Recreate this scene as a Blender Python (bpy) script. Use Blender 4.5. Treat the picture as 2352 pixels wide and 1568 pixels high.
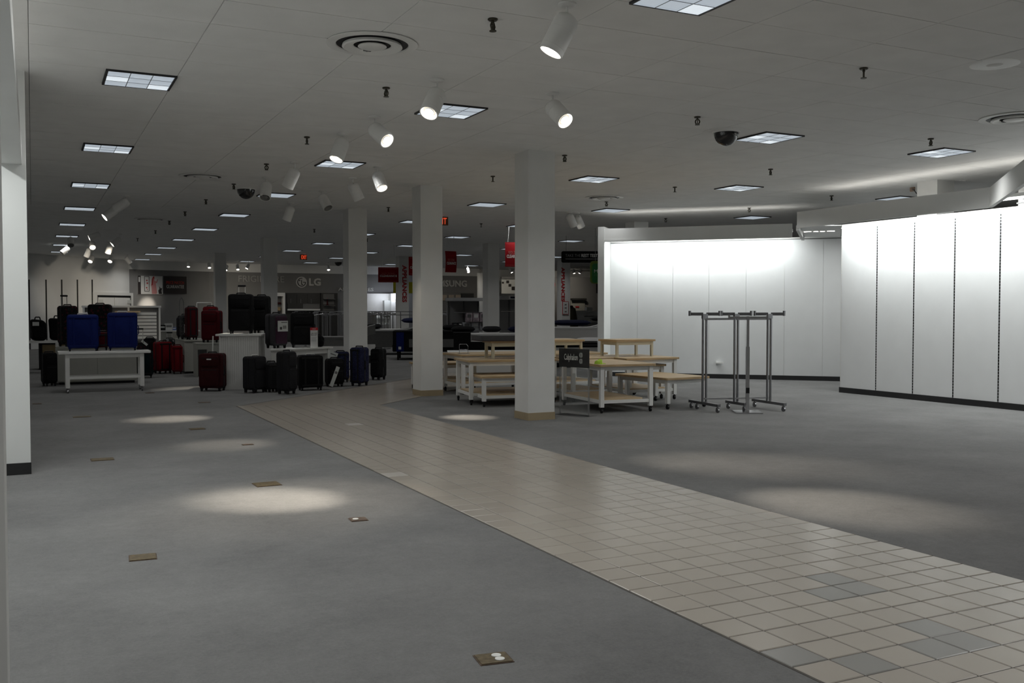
import bpy, math, random
from mathutils import Vector, Matrix, Euler
random.seed(7)
R = math.radians
for o in list(bpy.data.objects): bpy.data.objects.remove(o)
scn = bpy.context.scene
COL = scn.collection

# ------------------------------------------------------------------ camera
W, H, FPX = 2352, 1568, 2225.0
CAMZ, HOR, VPX = 1.475, 712.0, 75.0
PITCH = math.atan((H/2-HOR)/FPX)
YAW = math.atan((W/2-VPX)/(FPX/math.cos(PITCH)))
cam_d = bpy.data.cameras.new('camera'); cam_d.sensor_width = 36.0; cam_d.lens = FPX/W*36.0
cam_d.clip_start = .05; cam_d.clip_end = 200
cam = bpy.data.objects.new('camera', cam_d); COL.objects.link(cam)
cam.location = (0, 0, CAMZ); cam.rotation_euler = (math.pi/2-PITCH, 0, -YAW)
scn.camera = cam
# ------------------------------------------------------------------ light levels
scn.view_settings.view_transform = 'Standard'; scn.view_settings.look = 'None'
scn.view_settings.gamma = 1.0; scn.view_settings.use_curve_mapping = False
scn.view_settings.exposure = 0.0
TROFFER_W = 23.5        # watts of each recessed ceiling light
SPOT_W = 300.0           # watts of each spotlight
COVE_W = 15.0           # watts per metre of the fluorescent wall-wash strips
wd = bpy.data.worlds.new('world'); scn.world = wd; wd.use_nodes = True
wd.node_tree.nodes['Background'].inputs[0].default_value = (.02, .02, .02, 1)
wd.node_tree.nodes['Background'].inputs[1].default_value = .2
CZ = 3.6                # ceiling height
scn.cycles.max_bounces = 6; scn.cycles.diffuse_bounces = 4; scn.cycles.glossy_bounces = 2; scn.cycles.transmission_bounces = 2; scn.cycles.transparent_max_bounces = 4
scn.cycles.caustics_reflective = False; scn.cycles.caustics_refractive = False; scn.cycles.sample_clamp_indirect = 3.0

# ------------------------------------------------------------------ survey helpers (where a sight line meets a plane of the room)
FW = Vector((math.sin(YAW)*math.cos(PITCH), math.cos(YAW)*math.cos(PITCH), -math.sin(PITCH)))
RT = Vector((math.cos(YAW), -math.sin(YAW), 0)); UP = RT.cross(FW); CC = Vector((0, 0, CAMZ))
def ray(px, py): return FW + RT*((px-W/2)/FPX) + UP*((H/2-py)/FPX)
def onz(px, py, z=0.0):
    d = ray(px, py); return CC + d*((z-CAMZ)/d.z)
def ony(px, py, Y):
    d = ray(px, py); return CC + d*(Y/d.y)
def xat(px, Y): return ony(px, HOR, Y).x
def depth(P): return (Vector(P)-CC).dot(FW)

# ------------------------------------------------------------------ materials
MATS = {}
def mat(name, col, rough=.6, metal=0.0, noise=0.0, nscale=8.0, bump=0.0, bscale=60.0, emit=0.0, ecol=None, spec=.5, alpha=1.0, trans=0.0, coat=0.0):
    if name in MATS: return MATS[name]
    m = bpy.data.materials.new(name); m.use_nodes = True
    nt = m.node_tree; b = nt.nodes['Principled BSDF']
    b.inputs['Base Color'].default_value = (*col, 1); b.inputs['Roughness'].default_value = rough
    b.inputs['Metallic'].default_value = metal; b.inputs['Specular IOR Level'].default_value = spec
    if trans: b.inputs['Transmission Weight'].default_value = trans; b.inputs['IOR'].default_value = 1.2
    if coat: b.inputs['Coat Weight'].default_value = coat
    b.inputs['Alpha'].default_value = alpha
    if emit:
        b.inputs['Emission Color'].default_value = (*(ecol or col), 1); b.inputs['Emission Strength'].default_value = emit
    tc = nt.nodes.new('ShaderNodeNewGeometry')
    if noise:
        n = nt.nodes.new('ShaderNodeTexNoise'); n.inputs['Scale'].default_value = nscale; n.inputs['Detail'].default_value = 5
        nt.links.new(tc.outputs['Position'], n.inputs['Vector'])
        r = nt.nodes.new('ShaderNodeMapRange'); r.inputs[1].default_value = .3; r.inputs[2].default_value = .7
        r.inputs[3].default_value = 1-noise; r.inputs[4].default_value = 1+noise
        nt.links.new(n.outputs['Fac'], r.inputs[0])
        mx = nt.nodes.new('ShaderNodeMix'); mx.data_type = 'RGBA'; mx.blend_type = 'MULTIPLY'; mx.inputs[0].default_value = 1
        mx.inputs[6].default_value = (*col, 1); nt.links.new(r.outputs[0], mx.inputs[7]); nt.links.new(mx.outputs[2], b.inputs['Base Color'])
    if bump:
        n2 = nt.nodes.new('ShaderNodeTexNoise'); n2.inputs['Scale'].default_value = bscale; n2.inputs['Detail'].default_value = 3
        nt.links.new(tc.outputs['Position'], n2.inputs['Vector'])
        bp = nt.nodes.new('ShaderNodeBump'); bp.inputs['Strength'].default_value = bump; bp.inputs['Distance'].default_value = .01
        nt.links.new(n2.outputs['Fac'], bp.inputs['Height']); nt.links.new(bp.outputs[0], b.inputs['Normal'])
    MATS[name] = m; return m

def carpet_mat():
    m = mat('carpet_grey', (.205, .207, .212), .95, spec=.15)
    nt = m.node_tree; b = nt.nodes['Principled BSDF']; g = nt.nodes.new('ShaderNodeNewGeometry')
    n1 = nt.nodes.new('ShaderNodeTexNoise'); n1.inputs['Scale'].default_value = 1.1; n1.inputs['Detail'].default_value = 8; n1.inputs['Roughness'].default_value = .62
    n2 = nt.nodes.new('ShaderNodeTexNoise'); n2.inputs['Scale'].default_value = 60; n2.inputs['Detail'].default_value = 6; n2.inputs['Roughness'].default_value = .8
    n3 = nt.nodes.new('ShaderNodeTexNoise'); n3.inputs['Scale'].default_value = 14; n3.inputs['Detail'].default_value = 6; n3.inputs['Roughness'].default_value = .7
    for n in (n1, n2, n3): nt.links.new(g.outputs['Position'], n.inputs['Vector'])
    ad = nt.nodes.new('ShaderNodeMath'); ad.operation = 'MULTIPLY_ADD'; ad.inputs[1].default_value = .95
    nt.links.new(n2.outputs['Fac'], ad.inputs[0]); nt.links.new(n1.outputs['Fac'], ad.inputs[2])
    ad2 = nt.nodes.new('ShaderNodeMath'); ad2.operation = 'MULTIPLY_ADD'; ad2.inputs[1].default_value = .55
    nt.links.new(n3.outputs['Fac'], ad2.inputs[0]); nt.links.new(ad.outputs[0], ad2.inputs[2])
    sc_ = nt.nodes.new('ShaderNodeMath'); sc_.operation = 'MULTIPLY'; sc_.inputs[1].default_value = .62; nt.links.new(ad2.outputs[0], sc_.inputs[0])
    cr = nt.nodes.new('ShaderNodeValToRGB'); cr.color_ramp.elements[0].position = .6; cr.color_ramp.elements[1].position = 1.35
    cr.color_ramp.elements[0].color = (.120, .120, .119, 1); cr.color_ramp.elements[1].color = (.215, .215, .213, 1)
    cr.color_ramp.elements[1].position = 1.0; cr.color_ramp.elements[0].position = .55
    nt.links.new(sc_.outputs[0], cr.inputs[0]); nt.links.new(cr.outputs[0], b.inputs['Base Color'])
    bp = nt.nodes.new('ShaderNodeBump'); bp.inputs['Strength'].default_value = .35; bp.inputs['Distance'].default_value = .006
    n4 = nt.nodes.new('ShaderNodeTexNoise'); n4.inputs['Scale'].default_value = 220; nt.links.new(g.outputs['Position'], n4.inputs['Vector'])
    nt.links.new(n4.outputs['Fac'], bp.inputs['Height']); nt.links.new(bp.outputs[0], b.inputs['Normal'])
    return m

TP = .2032
def tile_mat(name, a, c):
    m = mat(name, a, .22, spec=.45)
    nt = m.node_tree; b = nt.nodes['Principled BSDF']; g = nt.nodes.new('ShaderNodeNewGeometry')
    wn = nt.nodes.new('ShaderNodeObjectInfo')
    mx = nt.nodes.new('ShaderNodeMix'); mx.data_type = 'RGBA'; mx.inputs[6].default_value = (*a, 1); mx.inputs[7].default_value = (*c, 1)
    nt.links.new(wn.outputs['Random'], mx.inputs[0])
    nt.links.new(mx.outputs[2], b.inputs['Base Color'])
    return m

def wood_mat(name, a, c):
    m = mat(name, a, .42, spec=.4)
    nt = m.node_tree; b = nt.nodes['Principled BSDF']; t = nt.nodes.new('ShaderNodeTexCoord')
    mp = nt.nodes.new('ShaderNodeMapping'); mp.inputs['Scale'].default_value = (2, 22, 22)
    n = nt.nodes.new('ShaderNodeTexNoise'); n.inputs['Scale'].default_value = 2.2; n.inputs['Detail'].default_value = 6
    nt.links.new(t.outputs['Object'], mp.inputs[0]); nt.links.new(mp.outputs[0], n.inputs['Vector'])
    cr = nt.nodes.new('ShaderNodeValToRGB'); cr.color_ramp.elements[0].color = (*a, 1); cr.color_ramp.elements[1].color = (*c, 1)
    cr.color_ramp.elements[0].position = .35; cr.color_ramp.elements[1].position = .65
    nt.links.new(n.outputs['Fac'], cr.inputs[0]); nt.links.new(cr.outputs[0], b.inputs['Base Color'])
    return m

def fabric_print(name, base, spots, scale, amount):
    m = mat(name, base, .8, spec=.15)
    nt = m.node_tree; b = nt.nodes['Principled BSDF']; t = nt.nodes.new('ShaderNodeTexCoord')
    v = nt.nodes.new('ShaderNodeTexVoronoi'); v.inputs['Scale'].default_value = scale
    nt.links.new(t.outputs['Object'], v.inputs['Vector'])
    cr = nt.nodes.new('ShaderNodeValToRGB'); cr.color_ramp.interpolation = 'CONSTANT'
    cr.color_ramp.elements[0].color = (*spots[0], 1)
    cr.color_ramp.elements[1].position = amount; cr.color_ramp.elements[1].color = (*base, 1)
    nt.links.new(v.outputs['Distance'], cr.inputs[0])
    v2 = nt.nodes.new('ShaderNodeTexVoronoi'); v2.inputs['Scale'].default_value = scale*.3; nt.links.new(t.outputs['Object'], v2.inputs['Vector'])
    cr2 = nt.nodes.new('ShaderNodeValToRGB'); cr2.color_ramp.interpolation = 'CONSTANT'
    cr2.color_ramp.elements[0].color = (1, 1, 1, 1); cr2.color_ramp.elements[1].position = .28; cr2.color_ramp.elements[1].color = (0, 0, 0, 1)
    nt.links.new(v2.outputs['Distance'], cr2.inputs[0])
    mx = nt.nodes.new('ShaderNodeMix'); mx.data_type = 'RGBA'; mx.inputs[7].default_value = (*spots[1], 1)
    nt.links.new(cr.outputs[0], mx.inputs[6])
    f = nt.nodes.new('ShaderNodeMath'); f.operation = 'MULTIPLY'; f.inputs[1].default_value = .7
    nt.links.new(cr2.outputs[0], f.inputs[0]); nt.links.new(f.outputs[0], mx.inputs[0]); nt.links.new(mx.outputs[2], b.inputs['Base Color'])
    return m

def slot_mat():
    # perforated metal upright let into the wall: dashes up its height
    m = mat('slotted_standard', (.30, .31, .32), .35, .8)
    nt = m.node_tree; b = nt.nodes['Principled BSDF']; g = nt.nodes.new('ShaderNodeNewGeometry')
    s = nt.nodes.new('ShaderNodeSeparateXYZ'); nt.links.new(g.outputs['Position'], s.inputs[0])
    f = nt.nodes.new('ShaderNodeMath'); f.operation = 'MULTIPLY'; f.inputs[1].default_value = 22
    fr = nt.nodes.new('ShaderNodeMath'); fr.operation = 'FRACT'; gt = nt.nodes.new('ShaderNodeMath'); gt.operation = 'GREATER_THAN'; gt.inputs[1].default_value = .45
    nt.links.new(s.outputs[2], f.inputs[0]); nt.links.new(f.outputs[0], fr.inputs[0]); nt.links.new(fr.outputs[0], gt.inputs[0])
    mx = nt.nodes.new('ShaderNodeMix'); mx.data_type = 'RGBA'; mx.inputs[6].default_value = (.25, .26, .27, 1); mx.inputs[7].default_value = (.02, .02, .02, 1)
    nt.links.new(gt.outputs[0], mx.inputs[0]); nt.links.new(mx.outputs[2], b.inputs['Base Color'])
    return m

carpet = carpet_mat()
tileM = tile_mat('aisle_tile_beige', (.365, .33, .288), (.392, .357, .312))
tileG = tile_mat('aisle_tile_grey', (.245, .24, .225), (.27, .265, .25))
tileP = tile_mat('aisle_tile_pale', (.50, .47, .43), (.52, .49, .45))
grout = mat('grout', (.085, .078, .07), .9, noise=.2, nscale=20)
ceilM = mat('ceiling_tile_white', (.87, .87, .855), .95, noise=.03, nscale=3, bump=.2, bscale=90, spec=.1)
gridM = mat('ceiling_grid', (.74, .74, .73), .8)
wallW = mat('wall_white', (.76, .77, .76), .6, noise=.025, nscale=2)
panelW = mat('wall_panel_white', (.70, .71, .715), .5, noise=.02, nscale=3)
colW = mat('column_paint', (.74, .74, .72), .6, noise=.03, nscale=2.5)
wallG = mat('wall_grey', (.22, .22, .22), .7, noise=.04, nscale=1.5)
baseB = mat('baseboard_black', (.012, .012, .013), .45)
baseT = mat('baseboard_tan', (.34, .27, .17), .5, noise=.05)
slotM = slot_mat()
white = mat('white_paint', (.76, .76, .74), .5, noise=.03, nscale=6)
whiteL = mat('white_lamp_enamel', (.84, .84, .82), .35)
cream = mat('cream_paint', (.62, .575, .44), .5, noise=.03, nscale=6)
greyL = mat('grey_laminate', (.36, .36, .325), .55, noise=.03, nscale=4)
maple = wood_mat('maple_top', (.50, .375, .22), (.575, .44, .275))
mapleE = wood_mat('maple_edge', (.42, .29, .15), (.50, .36, .20))
chrome = mat('chrome', (.55, .55, .56), .22, 1.0)
steelD = mat('dark_steel', (.22, .22, .23), .32, .9)
black = mat('black_plastic', (.008, .008, .009), .5, spec=.25)
blackF = mat('black_fabric', (.007, .007, .0075), .85, spec=.12, noise=.15, nscale=40)
charF = mat('charcoal_fabric', (.018, .018, .020), .85, spec=.12, noise=.2, nscale=60)
greyF = mat('slate_fabric', (.040, .039, .043), .85, spec=.12, noise=.1, nscale=50)
plumF = mat('plum_fabric', (.042, .020, .034), .8, spec=.12, noise=.1, nscale=50)
redF = mat('red_fabric', (.14, .004, .008), .75, spec=.12, noise=.1, nscale=40)
redD = mat('dark_red_fabric', (.062, .003, .006), .8, spec=.12, noise=.12, nscale=40)
maroon = mat('maroon_fabric', (.032, .005, .006), .85, spec=.12, noise=.15, nscale=40)
blueF = mat('blue_fabric', (.004, .011, .085), .7, spec=.12, noise=.08, nscale=30)
navyF = mat('navy_fabric', (.005, .007, .03), .8, spec=.12, noise=.1, nscale=30)
tealD = mat('dark_teal_fabric', (.003, .013, .016), .8, spec=.12)
floral = fabric_print('floral_print', (.008, .008, .009), ((.04, .034, .034), (.08, .010, .022)), 42, .24)
glitter = fabric_print('blue_print', (.008, .009, .03), ((.05, .06, .14), (.010, .014, .05)), 60, .28)
pale = mat('pale_paper', (.60, .62, .60), .7)
paperW = mat('white_paper', (.66, .66, .65), .7)
redP = mat('red_print', (.42, .014, .02), .6)
redS = mat('red_sign', (.20, .008, .011), .85, spec=.08, noise=.04)
signW = mat('sign_white', (.62, .62, .60), .6)
signDim = mat('sign_faded_letters', (.40, .11, .10), .6)
yellow = mat('yellow_sign', (.66, .60, .02), .6)
greenS = mat('green_sign', (.015, .16, .04), .4)
greenE = mat('green_sign_edge', (.10, .17, .015), .4)
lime = mat('lime_cloth', (.42, .66, .06), .8)
silver = mat('brushed_letters', (.60, .60, .58), .45, .1)
silverD = mat('dull_letters', (.24, .24, .235), .5, .2)
brass = mat('brass_plate', (.13, .10, .055), .5, .4, noise=.35, nscale=40)
brown = mat('brown_plate', (.08, .05, .032), .6, noise=.3, nscale=30)
disc = mat('white_disc', (.75, .75, .72), .5)
glassD = mat('dark_dome', (.008, .007, .007), .08, coat=.5)
bronze = mat('sprinkler_bronze', (.07, .065, .05), .4, .7)
diffM = mat('louver_panel', (.35, .38, .42), .3, emit=.42, ecol=(.80, .90, 1.0))
diffB = mat('louver_panel_bright', (.40, .42, .45), .3, emit=.75, ecol=(.86, .94, 1.0))
troffB = mat('troffer_gap_shade', (.02, .02, .022), .5)
lampOn = mat('lamp_lens_lit', (.9, .88, .82), .4, emit=4.0, ecol=(1, .97, .9))
baffle = mat('lamp_baffle', (.5, .45, .38), .5, emit=.22, ecol=(1, .9, .75))
rimOn = mat('lamp_reflector_lit', (.8, .78, .74), .3, emit=1.3, ecol=(1, .95, .88))
lampOff = mat('lamp_lens_unlit', (.20, .20, .19), .4)
tubeOn = mat('fluorescent_tube', (.9, .9, .9), .4, emit=5.0, ecol=(.97, 1, .98))
exitR = mat('exit_letters', (.8, .08, .03), .5, emit=.8, ecol=(1, .09, .03))
exitB = mat('exit_face', (.16, .07, .03), .5)
acryl = mat('clear_acrylic', (.85, .9, .9), .05, alpha=.05)
kitchD = mat('dark_cabinet', (.03, .03, .029), .5)
kitchM = mat('mid_grey_steel', (.16, .16, .16), .45, .4)
mattW = mat('mattress_white', (.60, .60, .59), .8)
mattG = mat('mattress_grey', (.16, .16, .155), .85, noise=.05)
tan = mat('tan_board', (.27, .20, .10), .6, noise=.1)
olive = mat('olive_cloth', (.11, .10, .06), .9)
pack = mat('clear_packaging', (.40, .41, .43), .15, noise=.5, nscale=9)
packP = mat('pink_packaging', (.36, .30, .33), .3, noise=.4, nscale=12)

# ------------------------------------------------------------------ mesh builder
class MB:
    def __init__(s): s.v = []; s.f = []
    def quadset(s, vs, fs, M=None):
        b = len(s.v)
        for p in vs: s.v.append(tuple(M @ Vector(p)) if M is not None else tuple(p))
        for q in fs: s.f.append(tuple(b+i for i in q))
        return s
    def box(s, c, d, rz=0.0, M=None):
        x, y, z = d[0]/2, d[1]/2, d[2]/2
        vs = [(-x,-y,-z),(x,-y,-z),(x,y,-z),(-x,y,-z),(-x,-y,z),(x,-y,z),(x,y,z),(-x,y,z)]
        T = Matrix.Translation(Vector(c)) @ Matrix.Rotation(rz, 4, 'Z')
        if M is not None: T = M @ T
        return s.quadset(vs, [(3,2,1,0),(4,5,6,7),(0,1,5,4),(1,2,6,5),(2,3,7,6),(3,0,4,7)], T)
    def b2(s, x0, x1, y0, y1, z0, z1): return s.box(((x0+x1)/2,(y0+y1)/2,(z0+z1)/2),(abs(x1-x0),abs(y1-y0),abs(z1-z0)))
    def prism(s, poly, z0, z1, M=None):
        n = len(poly); vs = [(p[0],p[1],z0) for p in poly]+[(p[0],p[1],z1) for p in poly]
        fs = [tuple(reversed(range(n))), tuple(range(n,2*n))]+[(i,(i+1)%n,n+(i+1)%n,n+i) for i in range(n)]
        return s.quadset(vs, fs, M)
    def cyl(s, p0, p1, r0, r1=None, n=12, caps=True):
        p0, p1 = Vector(p0), Vector(p1); r1 = r0 if r1 is None else r1
        a = (p1-p0).normalized(); t = Vector((0,0,1)) if abs(a.z) < .9 else Vector((1,0,0))
        u = a.cross(t).normalized(); w = a.cross(u)
        vs = []
        for p, r in ((p0,r0),(p1,r1)):
            for i in range(n):
                an = 2*math.pi*i/n; vs.append(p+(u*math.cos(an)+w*math.sin(an))*r)
        fs = [(i,(i+1)%n,n+(i+1)%n,n+i) for i in range(n)]
        if caps: fs += [tuple(reversed(range(n))), tuple(range(n,2*n))]
        return s.quadset(vs, fs)
    def tube(s, pts, r, n=8):
        for a, b in zip(pts[:-1], pts[1:]): s.cyl(a, b, r, n=n)
        return s
    def lathe(s, prof, c=(0,0,0), n=24, M=None):
        m = len(prof); vs = []
        for i in range(n):
            an = 2*math.pi*i/n
            for r, z in prof: vs.append((c[0]+r*math.cos(an), c[1]+r*math.sin(an), c[2]+z))
        fs = [(i*m+j, ((i+1)%n)*m+j, ((i+1)%n)*m+j+1, i*m+j+1) for i in range(n) for j in range(m-1)]
        return s.quadset(vs, fs, M)
    def rbox(s, c, d, r=.05, e=.02, k=4, M=None):
        # box with corners rounded in the X-Z outline and softened front and back rims
        w, dp, h = d; r = min(r, w/2-.001, h/2-.001)
        def ring(ins, y):
            out = []
            for cx_, cz_, a0 in ((w/2-r, h/2-r, 0),(-w/2+r, h/2-r, 90),(-w/2+r, -h/2+r, 180),(w/2-r, -h/2+r, 270)):
                for i in range(k+1):
                    a = R(a0+90*i/k); rr = max(r-ins, .002)
                    out.append((c[0]+cx_+rr*math.cos(a), c[1]+y, c[2]+cz_+rr*math.sin(a)))
            return out
        rings = [ring(e, -dp/2), ring(e*.3, -dp/2+e*.3), ring(0, -dp/2+e), ring(0, dp/2-e), ring(e*.3, dp/2-e*.3), ring(e, dp/2)]
        n = len(rings[0]); vs = [p for q in rings for p in q]
        fs = [(j*n+i, j*n+(i+1)%n, (j+1)*n+(i+1)%n, (j+1)*n+i) for j in range(5) for i in range(n)]
        fs += [tuple(range(n)), tuple(reversed(range(5*n, 6*n)))]
        return s.quadset(vs, fs, M)
    def mesh(s, name, smooth=False):
        me = bpy.data.meshes.new(name); me.from_pydata(s.v, [], s.f); me.update()
        import bmesh
        bm = bmesh.new(); bm.from_mesh(me); bmesh.ops.recalc_face_normals(bm, faces=bm.faces); bm.to_mesh(me); bm.free()
        if smooth:
            me.polygons.foreach_set('use_smooth', [True]*len(me.polygons))
            me.set_sharp_from_angle(angle=R(40))
        return me
    def build(s, name, m, parent=None, smooth=False):
        me = s.mesh(name, smooth); me.materials.append(m)
        o = bpy.data.objects.new(name, me); COL.objects.link(o)
        if parent is not None: o.parent = parent
        return o

def thing(name, label, cat, loc=(0,0,0), rz=0.0, group=None):
    o = bpy.data.objects.new(name, None); o.empty_display_size = .1; COL.objects.link(o)
    o.location = loc; o.rotation_euler = (0, 0, rz); tag(o, label, cat, group); return o
def tag(o, label, cat, group=None):
    o['label'] = label; o['category'] = cat
    if group: o['group'] = group
    return o
def struct(o, kind='structure'): o['kind'] = kind; return o
def copy_tree(o, parent=None):
    c = o.copy(); COL.objects.link(c)
    if parent is not None: c.parent = parent
    for ch in list(KIDS(o)): copy_tree(ch, c)
    return c
def KIDS(o): return [x for x in COL.objects if x.parent == o]
def area(name, parent, loc, rot, sx, sy, watts, col=(1,1,1), spread=180):
    l = bpy.data.lights.new(name, 'AREA'); l.shape = 'RECTANGLE'; l.size = sx; l.size_y = sy; l.energy = watts; l.color = col; l.spread = R(spread)
    o = bpy.data.objects.new(name, l); COL.objects.link(o); o.location = loc; o.rotation_euler = rot
    if parent is not None: o.parent = parent
    return o
def text_part(name, s, x0, x1, z0, z1, y, m, parent, thick=.01, rot=0.0, bold=.0):
    # lettering fitted into a rectangle of the parent's front (x right, z up, facing -y); rot turns the line (degrees, clockwise)
    cu = bpy.data.curves.new('t', 'FONT'); cu.body = s; cu.size = 1; cu.extrude = .02; cu.resolution_u = 2; cu.offset = bold
    ob = bpy.data.objects.new('t', cu); COL.objects.link(ob)
    bpy.context.view_layer.update()
    me = bpy.data.meshes.new_from_object(ob.evaluated_get(bpy.context.evaluated_depsgraph_get()))
    bpy.data.objects.remove(ob)
    co = [v.co.copy() for v in me.vertices]
    if rot:
        a = R(-rot); co = [Vector((c.x*math.cos(a)-c.y*math.sin(a), c.x*math.sin(a)+c.y*math.cos(a), c.z)) for c in co]
    ax, bx = min(c.x for c in co), max(c.x for c in co); ay, by = min(c.y for c in co), max(c.y for c in co)
    for v, c in zip(me.vertices, co):
        v.co = (x0+(c.x-ax)/(bx-ax)*(x1-x0), y-(c.z+.02)/.04*thick, z0+(c.y-ay)/(by-ay)*(z1-z0))
    me.update(); me.name = name
    me.materials.clear(); me.materials.append(m)
    o = bpy.data.objects.new(name, me); COL.objects.link(o)
    if parent is not None: o.parent = parent
    return o
ORD = ['first','second','third','fourth','fifth','sixth','seventh','eighth','ninth','tenth','eleventh','twelfth','thirteenth','fourteenth','fifteenth','sixteenth','seventeenth']

# ================================================================== THE SHELL
XL, XR, YB, YF = -1.25, 30.0, -7.0, 45.6
struct(MB().b2(XL-.3, XR+.3, YB-.3, YF+2, -.1, 0).build('floor', carpet))
# --- tiled aisle: straight run, then a 45 degree bend to the right
AX0, AX1 = 2.785, 2.785+10*TP
JL, JR = Vector((AX0, 15.2)), Vector((AX1, 14.36))       # mitre
dg = Vector((1, 1)).normalized(); dn = Vector((1, -1)).normalized()
aisle = MB().prism([(AX0-.01, YB), (AX1+.01, YB), (JR.x+.01, JR.y), (JL.x-.01, JL.y)], -.02, .002)
e0, e1 = JL+dg*26, JR+dg*26
aisle.prism([tuple(JL), tuple(JR), tuple(e1), tuple(e0)], -.02, .002)
aisle = struct(aisle.build('floor_aisle', grout))
def side(p, a, b): return (b.x-a.x)*(p[1]-a.y)-(b.y-a.y)*(p[0]-a.x)
def clip(poly, a, b, keep):
    out = []
    for i in range(len(poly)):
        p, q = poly[i], poly[(i+1)%len(poly)]; sp, sq = side(p,a,b)*keep, side(q,a,b)*keep
        if sp >= 0: out.append(p)
        if sp*sq < 0:
            t = sp/(sp-sq); out.append((p[0]+(q[0]-p[0])*t, p[1]+(q[1]-p[1])*t))
    return out
gap = .0035
tm = {}
grey_px = [(1898,1330),(1891,1364),(1960,1350),(1804,1500),(1967,1522),(2112,1438),(2123,1482),(2210,1464)]
grey_cells = set()
for p in grey_px:
    q = onz(*p); grey_cells.add((int((q.x-AX0)//TP), int((q.y+.02)//TP)))
pale_cells = set()
for p in [(820,975),(913,1090)]:
    q = onz(*p); pale_cells.add((int((q.x-AX0)//TP), int((q.y+.02)//TP)))
Y0 = -.02
def tile_mesh(i):
    m = MB(); hs = TP/2-gap; b = .004
    m.quadset([(-hs,-hs,-.004),(hs,-hs,-.004),(hs,hs,-.004),(-hs,hs,-.004),(-hs+b,-hs+b,0),(hs-b,-hs+b,0),(hs-b,hs-b,0),(-hs+b,hs-b,0)],
              [(4,5,6,7),(0,1,5,4),(1,2,6,5),(2,3,7,6),(3,0,4,7)])
    return m.mesh('tile')
for k, mm in (('b', tileM), ('g', tileG), ('p', tileP)):
    tm[k] = tile_mesh(0); tm[k].materials.append(mm)
rest = MB(); ntile = 0
for j in range(-34, 78):
    for i in range(10):
        cx_, cy_ = AX0+(i+.5)*TP, Y0+(j+.5)*TP
        near = 2.45 < cy_ < 8.65 and side((cx_, cy_), JL, JR) < 0
        if near and cy_ < 2.45+.01: near = False
        key = 'g' if (i,j) in grey_cells else 'p' if (i,j) in pale_cells else 'b'
        if (near and ntile < 300) or key != 'b':
            o = bpy.data.objects.new('tile', tm[key]); COL.objects.link(o); o.parent = aisle
            o.location = (cx_, cy_, .0055+random.uniform(-.0004,.0004)); o.rotation_euler = (random.uniform(-.002,.002), random.uniform(-.002,.002), random.uniform(-.004,.004)); ntile += 1
        else:
            h_ = TP/2-gap
            poly = [(cx_-h_,cy_-h_),(cx_+h_,cy_-h_),(cx_+h_,cy_+h_),(cx_-h_,cy_+h_)]
            poly = clip(poly, JL, JR, -1)
            if len(poly) > 2: rest.prism(poly, .001, .0055)
for j in range(-8, 128):
    for i in range(10):
        h_ = TP/2-gap; c = JR - dn*((i+.5)*TP*.955) + dg*((j+.5)*TP)
        poly = [tuple(c+dg*(a*h_)+dn*(b*h_*.955)) for a,b in ((-1,-1),(1,-1),(1,1),(-1,1))]
        poly = clip(poly, JL, JR, 1)
        if len(poly) > 2: rest.prism(poly, .001, .0055)
o = rest.build('tile_field', tileM, aisle); o['kind'] = 'stuff'

# --- ceiling
ceil = struct(MB().b2(XL-.3, XR+.3, YB-.3, YF+2, CZ+.012, CZ+.15).build('ceiling', gridM))
CP, CQ, CX0, CY0 = 1.21, .60, .0, 9.3
hs, ht = CP/2-.0014, CQ/2-.0018
ct = MB().quadset([(-hs,-ht,.012),(hs,-ht,.012),(hs,ht,.012),(-hs,ht,.012),(-hs+.0025,-ht+.0025,0),(hs-.0025,-ht+.0025,0),(hs-.0025,ht-.0025,0),(-hs+.0025,ht-.0025,0)],
                  [(7,6,5,4),(0,4,5,1),(1,5,6,2),(2,6,7,3),(3,7,4,0)]).mesh('ceiling_tile'); ct.materials.append(ceilM)
cells = []
for i in range(-2, 23):
    for j in range(-28, 61):
        x, y = CX0+(i+.5)*CP, CY0+(j+.5)*CQ
        if x > XR or y > YF+1: continue
        d = Vector((x, y, CZ))-CC; dz = d.dot(FW)
        vis = dz > 2 and abs(d.dot(RT)/dz*FPX) < W/2+60 and -50 < H/2-d.dot(UP)/dz*FPX < H
        cells.append((0 if vis else 1, math.hypot(x, y), x, y))
cells.sort()
rest = MB()
for k, (v, _, x, y) in enumerate(cells):
    dz = random.uniform(-.0008, .0006); a, b = random.uniform(-.0004,.0004), random.uniform(-.0008,.0008)
    if k < 300:
        o = bpy.data.objects.new('ceiling_tile', ct); COL.objects.link(o); o.parent = ceil
        o.location = (x, y, CZ+dz); o.rotation_euler = (b, a, 0)
    else:
        rest.quadset([(-hs,-ht,0),(hs,-ht,0),(hs,ht,0),(-hs,ht,0)], [(3,2,1,0)], Matrix.Translation((x,y,CZ+dz)) @ Euler((b,a,0)).to_matrix().to_4x4())
o = rest.build('ceiling_tile_field', ceilM, ceil); o['kind'] = 'stuff'

# --- outer walls
T = .3
struct(MB().b2(XL-T, XL, YB, 39.6, 0, CZ+.01).build('wall_left', wallW))
struct(MB().b2(XR, XR+T, YB, YF+1, 0, CZ+.01).build('wall_right_end', wallW))
struct(MB().b2(XL-T, XR+T, YB-T, YB, 0, CZ+.01).build('wall_rear', wallW))
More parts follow.
